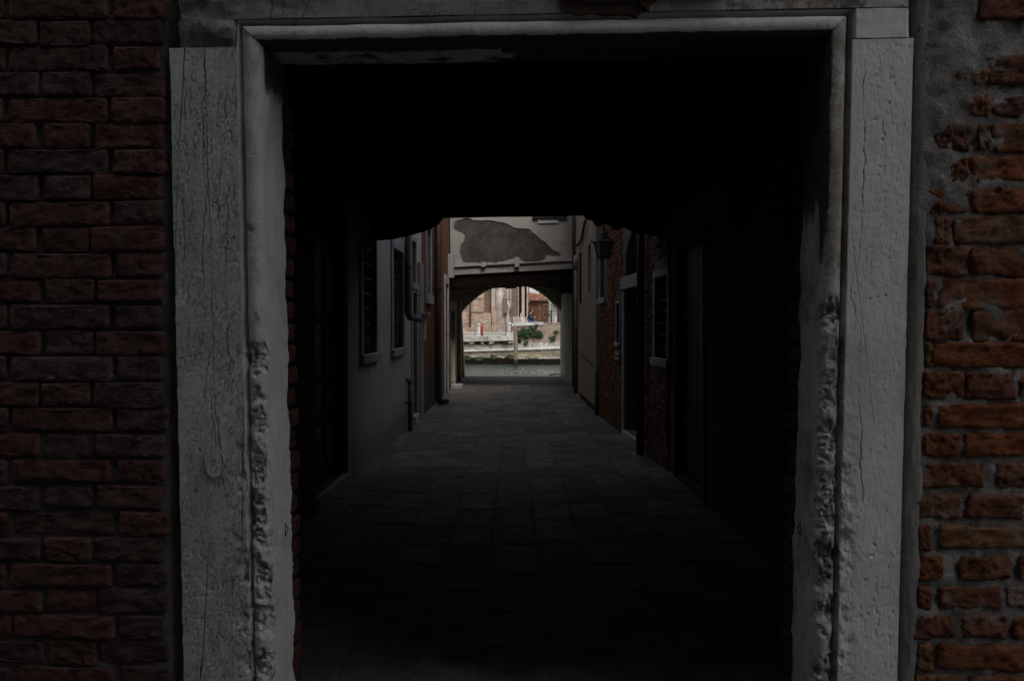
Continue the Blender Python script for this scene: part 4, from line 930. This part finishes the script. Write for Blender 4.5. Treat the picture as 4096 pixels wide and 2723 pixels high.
g = G(); g.lathe([(.1, .815), (.1, .87), (.08, .88)], (c.x, HY, 0), 14); link('foot', g, M_dark, hy)

# ------------------------------------------------------------------ church wall of brick and old render
M_ch1 = far_brick('church_brick_warm', (.31,.15,.105), (.45,.37,.28), (.33,.28,.22), patch=.9, patchc=(.32,.25,.195), streak=.3, streakc=(.45,.41,.35), dirt=.42, bh=.105, bw=.32)
M_ch2 = far_brick('church_brick_grimy', (.19,.11,.08), (.22,.165,.12), (.15,.13,.10), patch=.8, patchc=(.15,.125,.10), dirt=.55, bh=.105, bw=.32)
M_ch3 = far_brick('church_white_stained', (.28,.19,.15), (.36,.30,.26), (.33,.29,.26), patch=.8, patchc=(.36,.31,.275), streak=.85, streakc=(.66,.64,.61), dirt=.5, bh=.105, bw=.32)
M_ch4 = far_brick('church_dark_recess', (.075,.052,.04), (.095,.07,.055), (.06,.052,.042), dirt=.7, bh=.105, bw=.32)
M_ch5 = plaster('church_pink_render', (.38,.32,.28), (.29,.245,.21), (.14,.12,.10), .6, vs_=.2, scale=1.0, bs=8)
CF = Fr((-20, 63), (20, 63))
ch = thing('church', 'tall old brick church wall with stained buttresses across the canal', 'church', (0, 63, .9))
def chb(name, pts, d0, mat, d1=1.2, bevel=0):
    g = G(); g.qbox(CF, pts, d0, d1); return link(name, g, mat, ch, bevel=bevel)
T = 560
chb('wall', [(1300,T),(1936.5,T),(1936.5,1350),(1300,1350)], .10, M_ch1)
chb('plinth', [(1300,1248.5),(1936,1248.5),(1966,1252),(1966,1350),(1300,1350)], -.12, M_ch1)
chb('ledge', [(1884,1246),(1937,1246),(1937,1249),(1884,1249)], -.2, M_ch2)
chb('ledge', [(1300,1189),(1933,1189),(1933,1191),(1300,1191)], -.02, M_torus)
chb('recess', [(1936.5,T),(1966,T),(1966,1350),(1936.5,1350)], .45, M_ch2)
chb('pilaster', [(1966,T),(1983,T),(1983,1226),(1966,1229)], .0, M_ch5)
chb('pilaster_base', [(1966,1230),(1985,1227),(1985,1350),(1972,1350)], -.25, M_ch1)
chb('buttress', [(1983,T),(2014,T),(2014,1250),(2018,1350),(1978,1350),(1984,1270)], -.15, M_ch3)
chb('buttress', [(2013,1184),(2024,1196),(2033,1225),(2030,1252),(2012,1253)], -.5, M_ch2)
chb('wall', [(2014,T),(2028,T),(2028,1350),(2014,1350)], .12, M_ch1)
chb('shaft', [(2028,T),(2039.5,T),(2039,1196),(2027,1196)], -.02, M_ch3)
chb('shaft', [(2028,1197),(2039,1197),(2041,1335),(2026,1335)], .05, M_ch3)
chb('buttress', [(2041,1229),(2051,1228),(2052,1335),(2044,1335)], -.3, M_ch2)
chb('wall', [(2039.5,T),(2051.5,T),(2051.5,1350),(2039.5,1350)], .2, M_ch5)
chb('wall', [(2051.5,T),(2071,T),(2071,1262),(2074,1350),(2051.5,1350)], -.05, M_ch2)
chb('shaft', [(2070,T),(2075,T),(2075.5,1262),(2071,1262)], -.18, M_ch3)
chb('recess', [(2075,T),(2089,T),(2089,1350),(2075,1350)], .7, M_ch4)
chb('shaft', [(2087,T),(2098,T),(2098,1268),(2080,1268),(2081,1255),(2087,1246)], -.10, M_ch5)
chb('recess', [(2098,T),(2108,T),(2108,1350),(2098,1350)], .5, M_ch4)
chb('shaft', [(2107,T),(2111,T),(2113,1350),(2107,1350)], .0, M_ch3)
chb('corner', [(2111,T),(2118,T),(2118,1208),(2113,1212),(2113,1350),(2111,1350)], .3, M_ch2, d1=6)
chb('plinth', [(2040,1267),(2107,1267),(2107,1350),(2036,1350)], -.22, M_ch3)
c = at(1881, 1300, 62.6); g = G(); g.tube([at(1881, 700, 62.6), at(1881, 1309, 62.6)], .075, 10)
tag(link('downpipe', g, simple('brown_gutter_pipe', (.13,.075,.045), (.09,.055,.04), 5, .6), smooth=True), 'brown downpipe on the church brick left of the buttress', 'downpipe')

# ------------------------------------------------------------------ the low brick house, pale house and gate behind the parapet
HF = Fr((-20, 70), (20, 70))
lh = thing('tiled_house', 'low brick house with terracotta tiled roof beside the church', 'house', HF.pt(22.6, 1.05))
M_lhb = far_brick('low_house_brick', (.17,.062,.036), (.14,.075,.045), (.12,.07,.045), patch=1.0, patchc=(.17,.11,.07), dirt=.3, bh=.085)
g = G(); g.qbox(HF, [(2104,1204),(2194,1204),(2194,1330),(2104,1330)], .0, 4); link('wall', g, M_lhb, lh)
g = G(); g.qbox(HF, [(2104,1199.5),(2180,1199.5),(2196,1200),(2198,1205.5),(2190,1207),(2182,1204.5),(2104,1204.5)], -.25, .3); link('cornice', g, M_white, lh, bevel=.02)
g = G(); g.qbox(HF, [(2194.2,1211),(2203.5,1211),(2203.5,1330),(2194.2,1330)], -.05, .4); link('corner_stone', g, M_plaque, lh, bevel=.02)
M_tile = simple('terracotta_tile', (.42,.165,.09), (.17,.12,.095), 2.2, .85, rnd=.35, c3=(.12,.11,.10), s3=1.5)
e0, e1 = at(2110, 1199, 69.6), at(2192, 1199, 69.6); r0 = at(2104, 1170, 73.2); r1 = at(2170, 1180, 73.2)
nc = 13
g = G(); g.add([e0 - Vector((0,0,.1)), e1 - Vector((0,0,.1)), r1 - Vector((0,0,.1)), r0 - Vector((0,0,.1))], [(0,1,2,3)]); rf = link('roof', g, M_lhb, lh)
for k in range(nc + 1):
    a = e0.lerp(e1, k / nc); b = r0.lerp(r1, k / nc); m = 6
    for j in range(m):
        p = a.lerp(b, j / m); q = a.lerp(b, (j + 1.12) / m); g = G(); g.tube([p + Vector((0,0,.03)), q], [.085, .065], 6); o = link('roof_tile', g, M_tile, rf); recenter(o)
g = G(); g.tube([at(2190, 1196, 69.5), at(2197, 1199, 69.5), at(2200, 1204, 69.6)], .05, 6); link('gutter', g, M_pipeK, lh)
for x0, x1, y0, y1 in ((2173,2180,1215,1220), (2185.5,2189.5,1214,1220)):
    g = G(); g.qbox(HF, [(x0,y0),(x1,y0),(x1,y1),(x0,y1)], -.06, .02); link('wall_box', g, M_plaque, lh)
# receding side wall with a dark eave and a pipe at its end
SA = HF.pt(HF.px(2203.5, 1300)[0], 0); SBp = at(2229, 1300, 96)
SF = Fr((SA.x, SA.y), (SBp.x, SBp.y))
M_pale = plaster('pale_house_plaster', (.56,.54,.52), (.47,.455,.44), (.30,.28,.26), .35, scale=.5)
sh = thing('pale_side_house', 'pale house side with dark eaves running back from the brick house', 'house', SF.pt(3, 1.05))
g = G(); g.fbox(SF, .05, SF.L, .9, 4.0, .0, .4); link('wall', g, M_pale, sh)
g = G(); g.sprism(SF, [(0, 3.66), (SF.L, 3.66), (SF.L, 3.95), (0, 3.95)], -.45, .3); link('eave', g, M_dark, sh)
for k in range(4):
    g = G(); s = 2 + 6 * k; zz_ = 2.6; g.sprism(SF, [(s - 1.0, zz_), (s + 1.0, zz_), (s + 1.2, zz_ + .5), (s + .5, zz_ + .8), (s, zz_ + 1.0), (s - .6, zz_ + .7), (s - 1.1, zz_ + .6)], -.08, .0); link('stucco_ornament', g, M_qst, sh)
g = G(); g.tube([SF.pt(SF.L - .4, .9, -.15), SF.pt(SF.L - .4, 3.7, -.15)], .14, 8); link('drainpipe', g, M_pipeK, sh)
PF = Fr((-30, 100), (40, 100))
ph = thing('pale_house', 'tall pale house with a green shuttered window rising behind the tiled roof', 'house', PF.pt(36, 1.1))
wz = [PF.px(2157, 1165), PF.px(2187, 1210)]; wop = (wz[0][0], wz[1][0], wz[1][1], wz[0][1])
g = G(); g.wall(PF, PF.px(2050, 1300)[0], PF.px(2500, 1300)[0], .9, 14, [wop], .3, 6); link('wall', g, M_pale, ph)
M_green = simple('green_shutter', (.035,.06,.045), (.05,.08,.06), 3, .6)
wi = window(PF, ph, wop, ring=False, bars=None, dep=.25)
g = G(); g.fbox(PF, wop[0], wop[0] + .3, wop[2], wop[3], -.06, .02); link('shutter', g, M_green, wi); g = G(); g.fbox(PF, wop[1] - .35, wop[1], wop[2], wop[3], -.06, .02); link('shutter', g, M_green, wi)
g = G(); s, z = PF.px(2227, 1235); g.fbox(PF, PF.px(2238.5, 1300)[0], PF.px(2241, 1300)[0], 1.2, 3.4, -.05, .02); link('post', g, M_pipeK, ph)
# spray painted scrawl on the pale wall
g = G(); cgx, cgz = PF.px(2240, 1267)
g.tube([PF.pt(cgx + .28 * math.cos(t) , cgz + .32 * math.sin(t), -.02) for t in [k * .35 for k in range(14)]], .04, 5); link('paint_scrawl', g, M_pipeK, ph)
g = G(); g.sprism(PF, [(cgx - .1, cgz - .4), (cgx + .08, cgz - .38), (cgx + .1, cgz - .55), (cgx - .15, cgz - .7)], -.03, .01); link('paint_scrawl', g, M_pipeK, ph)
# hanging lamp far behind
lp = at(2147, 1156, 82); fl = thing('hanging_lamp', 'small glass lamp hanging before the pale house wall', 'lamp', lp - Vector((0, 0, .3)))
g = G(); g.lathe([(.06, lp.z - .28), (.16, lp.z + .05), (.19, lp.z + .07), (.05, lp.z + .2), (.01, lp.z + .26)], (lp.x, 82, 0), 6); link('lamp_glass', g, bpy.data.materials['lantern_glass'], fl)
g = G(); g.tube([(lp.x, 82, lp.z + .2), (lp.x, 82, lp.z + .75), (lp.x - .8, 82, lp.z + .8), (lp.x - 2.2, 82, lp.z + .8)], .03, 5); link('arm', g, M_pipeK, fl)
# gate
GY = 66; gt = thing('iron_gate', 'dark iron gate of thin bars between heavy posts behind the seated person', 'gate', at(2168, 1300, GY))
def gb(name, x0, x1, y0, y1, th=.08, parent=gt, mat=M_pipeK, Y=GY):
    g = G(); p = at(x0, y1, Y); q = at(x1, y0, Y); g.box(p.x, q.x, Y, Y + th, p.z, q.z); return link(name, g, mat, parent)
gb('top_rail', 2114, 2220, 1241.8, 1244); gb('bottom_rail', 2114, 2220, 1282.8, 1284, .06)
for x0, x1 in ((2129,2133), (2166.5,2169.2), (2203,2209)): gb('post', x0, x1, 1243, 1310, .12)
gb('foot_block', 2161.5, 2169, 1284, 1310, .2)
x = 2116.0
while x < 2203:
    p0, p1 = at(x, 1312, GY), at(x, 1243, GY); g = G(); g.tube([p0 + Vector((0,.03,0)), p1 + Vector((0,.03,0))], .006, 4); link('bar', g, M_pipeK, gt); x += 2.7
p = at(2124, 1238, GY); g = G(); g.lathe([(.05, p.z - .1), (.06, p.z - .06), (.055, p.z + .02), (.03, p.z + .06), (.0, p.z + .08)], (p.x, GY + .04, 0), 8); link('finial', g, M_pipeK, gt)
for k, x0 in enumerate((2175, 2188)):
    g = G(); F_ = Fr((-20, 65.8), (20, 65.8)); g.qbox(F_, [(x0,1269),(x0+9,1269),(x0+9,1257),(x0+7.5,1254.5),(x0+4.5,1253.5),(x0+1.5,1254.5),(x0,1257)], 0, .12)
    o = tag(link('round_topped_box', g, simple('brown_metal_box', (.05,.022,.018), (.04,.02,.016)) if k == 0 else bpy.data.materials['brown_metal_box'], bevel=.01), ('brown round topped box on the gate beside the middle post', 'brown round topped box on the gate nearest the stone corner')[k], 'letter box', 'brown boxes on the gate')
    g = G(); g.qbox(F_, [(x0+3,1266.5),(x0+6,1266.5),(x0+6,1267.6),(x0+3,1267.6)], -.01, .002); link('label_plate', g, M_white, o)
# round no-parking sign
sp_ = at(2214, 1258, 71.5); g = G()
def disc(r, y, n=18): return [(sp_.x + r * math.cos(2 * math.pi * k / n), y, sp_.z + r * math.sin(2 * math.pi * k / n)) for k in range(n)]
sg = thing('round_sign', 'small white round sign with red ring on the pale side wall', 'sign', sp_ - Vector((0, 0, .08)))
g = G(); a = disc(.062, 71.5); b = disc(.062, 71.52); n = 18; g.add(a + b, [tuple(range(n)), tuple(range(n, 2*n))[::-1]] + [(i, (i+1) % n, (i+1) % n + n, i + n) for i in range(n)]); link('disc', g, M_white, sg)
g = G(); a = disc(.078, 71.494); b = disc(.06, 71.494); g.add(a + b, [(i, (i+1) % n, (i+1) % n + n, i + n) for i in range(n)]); link('ring', g, M_hyd, sg)
g = G(); g.add([(sp_.x - .035, 71.492, sp_.z), (sp_.x + .02, 71.492, sp_.z + .035), (sp_.x + .02, 71.492, sp_.z - .035)], [(0,1,2)]); link('arrow', g, M_pipeK, sg)
g = G(); g.box(sp_.x - .02, sp_.x + .02, 71.521, 71.55, 1.05, sp_.z + .08); link('post', g, M_pipeG, sg)

# ------------------------------------------------------------------ plants on the canal wall
def leafy(name, label, blobs, mat, n, size, seed, cat='plant', group=None, base=None):
    """many small leaves spread through a few ragged clumps; blobs = (px, py, rx, ry) on the canal wall"""
    random.seed(seed); g = G(); tot = sum(b[2] * b[3] for b in blobs)
    for (x, y, rx, ry) in blobs:
        for _ in range(int(n * rx * ry / tot)):
            a = random.uniform(0, 6.283); r = math.sqrt(random.random()) * (1 + .3 * math.sin(3 * a + x) + .22 * math.sin(7 * a + y))
            s, z = QF.px(x + rx * r * math.cos(a), y - ry * r * math.sin(a)); d = -.04 - .20 * random.random() * (1.1 - min(r, 1))
            p = QF.pt(s, z, d); L = size * random.uniform(.6, 1.3)
            u = Vector((random.uniform(-1, 1), random.uniform(-.6, .3), random.uniform(-.8, .5))).normalized(); v = u.cross(Vector((random.uniform(-.5, .5), -1, random.uniform(-.2, .7)))).normalized()
            g.add([p, p + u * L * .5 + v * L * .35, p + u * L, p + u * L * .5 - v * L * .35], [(0,1,2,3)])
    s, z = QF.px(blobs[0][0], blobs[0][1] + blobs[0][3])
    o = link(name, g, mat, None, fixn=False); return tag(o, label, cat, group)
leafy('ivy', 'large dark green ivy mass spreading over the brick parapet', [(2082,1339,12,12),(2100,1332,16,15),(2118,1327,13,11),(2110,1342,12,6),(2140,1337,15,9),(2160,1342,9,5),(2078,1352,5,16),(2122,1315,5,5),(2154,1330,9,6)], M_ivy, 2300, .12, 1, 'ivy')
leafy('hanging_plant', 'green tuft hanging from the quay coping below the left bollard', [(1923,1359,10,9),(1921,1366,7,7)], M_weed, 380, .12, 2)
leafy('hanging_plant', 'trailing green plant hanging from the coping beside the mooring pole', [(2018,1352,5,10),(2019,1366,9,8)], M_weed, 420, .12, 3)
leafy('wall_fern', 'small fern rooted between brick and stone right of the pole', [(2104,1370,4,6)], M_weed, 120, .12, 4)
leafy('wall_fern', 'spiky green fern low on the right of the brick parapet', [(2211,1352,9,7),(2213,1358,5,6)], M_weed, 130, .12, 5)
leafy('wall_fern', 'small round tuft high on the right of the brick parapet', [(2225,1326.5,6,3)], M_weed, 120, .10, 6)
leafy('wall_fern', 'small tuft just under the parapet coping', [(2140,1310,3.5,5),(2147,1301,3,3)], M_weed, 110, .10, 7)
leafy('quay_weed', 'little green tuft on the quay coping at the left', [(1893,1354,5,3)], M_weed, 80, .10, 8)
leafy('waterline_weed', 'green weed above the waterline at the far left', [(1868,1430,12,7)], M_weed, 150, .12, 9)
leafy('waterline_weed', 'green weed above the waterline left of the dark drain slot', [(1915,1434,15,6)], M_weed, 160, .12, 10)
leafy('waterline_weed', 'green weed above the waterline right of the dark drain slot', [(1978,1430,10,6)], M_weed, 110, .12, 11)
leafy('waterline_weed', 'green weed above the waterline left of the mooring pole', [(2040,1429,11,8)], M_weed, 150, .12, 12)
leafy('waterline_weed', 'green weed on the footing stones right of the mooring pole', [(2140,1434,14,4),(2110,1435,9,3)], M_weed, 150, .10, 13)

# ------------------------------------------------------------------ the person seated on the parapet
M_coat = simple('black_jacket', (.022,.024,.030), (.030,.032,.04), 6, .7, 20, .4, .02)
M_skin = simple('skin', (.42,.26,.19), (.36,.22,.16), 8, .6)
M_jean = simple('blue_jeans', (.05,.075,.15), (.035,.05,.10), 8, .8)
M_hair = simple('dark_hair', (.012,.010,.010), (.02,.016,.014), 12, .6)
M_shoe = simple('dark_shoe', (.02,.02,.02), (.03,.03,.03), 8, .6)
sx, zs = QF.px(2118, 1289.8); PB = QF.pt(sx, zpar, .2)
HS = .90                                     # lateral scale read off the photograph
per = thing('person', 'person in a black hooded jacket and jeans sitting on the stone parapet', 'person', PB)
def skinned(name, verts, edges, mat, parent, root=0, sub=2):
    me = bpy.data.meshes.new(name); me.from_pydata([PB + Vector(v[:3]) for v in verts], edges, [])
    o = bpy.data.objects.new(name, me); COL.objects.link(o)
    md = o.modifiers.new('Skin', 'SKIN'); md.use_smooth_shade = True
    for i, v in enumerate(verts): me.skin_vertices[0].data[i].radius = (v[3], v[4] if len(v) > 4 else v[3]); 
    me.skin_vertices[0].data[root].use_root = True
    s = o.modifiers.new('Sub', 'SUBSURF'); s.levels = s.render_levels = sub
    me.materials.append(mat); put(o, parent); return o
# x to the right (the way they face), y away, z up from the seat
body = skinned('body', [(0,0,.12,.13,.12),(.0,0,.30,.13,.12),(.02,0,.46,.12,.12),(.06,0,.56,.06),(.09,0,.63,.05),
    (.02,-.17,.50,.06),(.09,-.21,.26,.05),(.27,-.14,.22,.040),(.34,-.11,.33,.026),
    (.02,.17,.50,.06),(.08,.2,.28,.05),(.24,.16,.16,.040),(.38,.12,.10,.028),
    (.02,-.10,.09,.095),(.40,-.12,.10,.075),(.50,-.12,-.34,.05),(.50,-.12,-.42,.04),
    (.02,.10,.09,.095),(.40,.14,.10,.075),(.50,.15,-.34,.05),(.50,.15,-.42,.04)],
    [(0,1),(1,2),(2,3),(3,4),(2,5),(5,6),(6,7),(7,8),(2,9),(9,10),(10,11),(11,12),(0,13),(13,14),(14,15),(15,16),(0,17),(17,18),(18,19),(19,20)], M_skin, per)
jk = skinned('jacket', [(0,0,.06,.175,.165),(-.01,0,.28,.175,.165),(.0,0,.46,.155,.15),(.03,0,.55,.10),
    (.02,-.19,.50,.085),(.09,-.23,.26,.078),(.26,-.15,.22,.060),(.31,-.125,.29,.045),
    (.02,.19,.50,.085),(.08,.22,.27,.078),(.23,.17,.17,.060),(.31,.15,.13,.05)],
    [(0,1),(1,2),(2,3),(2,4),(4,5),(5,6),(6,7),(2,8),(8,9),(9,10),(10,11)], M_coat, per)
hd = skinned('hood', [(-.06,0,.50,.09),(-.04,0,.58,.095),(-.015,0,.66,.085),(.02,0,.71,.05)], [(0,1),(1,2),(2,3)], M_coat, jk)
g = G(); p = PB + Vector((-.02, -.195, .50)); g.lathe([(.0, 0), (.035, .0), (.03, .006), (.0, .01)], (0, 0, 0), 10); g.v = [(p.x + v[0], p.y - v[2], p.z + v[1]) for v in g.v]; link('white_badge', g, M_white, jk)
skinned('jeans', [(0,0,.10,.155,.15),(.04,-.10,.095,.115),(.40,-.12,.10,.088),(.50,-.12,-.32,.062),(.04,.10,.095,.115),(.40,.14,.10,.088),(.50,.15,-.32,.062)], [(0,1),(1,2),(2,3),(0,4),(4,5),(5,6)], M_jean, per)
# head with nose, chin and brow; hair as a cap; ears
g = G(); hc = PB + Vector((.10, 0, .735)); rows = []
for j in range(15):
    th = math.pi * j / 14; row = []
    for k in range(21):
        a = 2 * math.pi * k / 20; x, y, z = math.sin(th) * math.cos(a), math.sin(th) * math.sin(a), math.cos(th)
        X, Yv, Z = .098 * x, .075 * y, .125 * z
        if z < 0: X *= 1 + .1 * z; Yv *= 1 + .3 * z
        fr = max(0, x) ** 8 * max(0, 1 - abs(y) * 3.5)
        X += .030 * fr * math.exp(-((z + .12) / .16) ** 2) + .010 * fr * math.exp(-((z + .8) / .15) ** 2) - .008 * max(0, x) ** 4 * math.exp(-((z - .08) / .1) ** 2) - .005 * fr * math.exp(-((z + .45) / .06) ** 2)
        row.append(hc + Vector((X, Yv, Z)))
    rows.append(row)
g.grid(rows); hd_ = link('head', g, M_skin, per, smooth=True)
for sgn in (-1, 1):
    g = G(); g.lathe([(.004, -.03), (.016, -.02), (.018, .01), (.01, .032), (.0, .035)], hc + Vector((-.005, sgn * .078, -.01)), 8, ax=.5); link('ear', g, M_skin, hd_, smooth=True)
    g = G(); g.lathe([(.0, -.007), (.007, -.004), (.009, 0), (.007, .004), (.0, .007)], hc + Vector((.083, sgn * .028, .012)), 8); link('eye', g, M_hair, hd_, smooth=True)
g = G(); rows = []
for j in range(11):
    th = math.pi * .62 * j / 10
    rows.append([hc + Vector((-.008 + (.112 + .004 * math.sin(7 * k)) * math.sin(th) * math.cos(2 * math.pi * k / 20) * (1 if math.cos(2 * math.pi * k / 20) < .3 or th < .9 else .8), .089 * math.sin(th) * math.sin(2 * math.pi * k / 20), .14 * math.cos(th) + (.07 * max(0, math.cos(2 * math.pi * k / 20)) if th > .9 else 0))) for k in range(21)])
g.grid(rows); link('hair', g, M_hair, hd_, smooth=True)
for (hx, hy_, hz_, up) in ((.345, -.11, .34, 1), (.39, .12, .10, 0)):
    vv = [(hx, hy_, hz_, .022), (hx + .035 * (1 - up), hy_, hz_ + .05 * up, .028)]; ee = [(0, 1)]
    for k, (o_, ln) in enumerate(((-.024,.06), (-.008,.07), (.008,.068), (.024,.055))):
        b = len(vv); vv += [(hx + .03 * (1 - up) + .02, hy_ + o_, hz_ + .06 * up + .01, .010), (hx + .05 + ln * .5 * (1 - up), hy_ + o_ * 1.1, hz_ + (.06 + ln * .5) * up - .01, .009), (hx + .045 + ln * .7 * (1 - up), hy_ + o_, hz_ + (.05 + ln * .8) * up - .02, .008)]; ee += [(1, b), (b, b + 1), (b + 1, b + 2)]
    b = len(vv); vv += [(hx + .02, hy_ - .035, hz_ + .02, .010), (hx + .05, hy_ - .03, hz_ + .035, .009)]; ee += [(0, b), (b, b + 1)]
    skinned('hand', vv, ee, M_skin, body, sub=1)
for sy_ in (-.12, .15):
    skinned('shoe', [(.48, sy_, -.40, .05), (.55, sy_, -.43, .045), (.66, sy_, -.44, .035)], [(0, 1), (1, 2)], M_shoe, per, sub=1)

# flat flecks laid on the water, sun glints put in as white colour
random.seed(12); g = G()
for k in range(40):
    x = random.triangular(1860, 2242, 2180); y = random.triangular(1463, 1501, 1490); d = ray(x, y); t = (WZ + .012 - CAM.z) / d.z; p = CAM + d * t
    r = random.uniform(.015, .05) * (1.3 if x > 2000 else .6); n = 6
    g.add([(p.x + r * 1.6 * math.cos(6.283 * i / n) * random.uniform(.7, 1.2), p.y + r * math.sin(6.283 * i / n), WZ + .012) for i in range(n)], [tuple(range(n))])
struct('painted_glints', g, simple('glint_white', (.75,.76,.74), (.6,.62,.6), 4, .6), 'stuff')
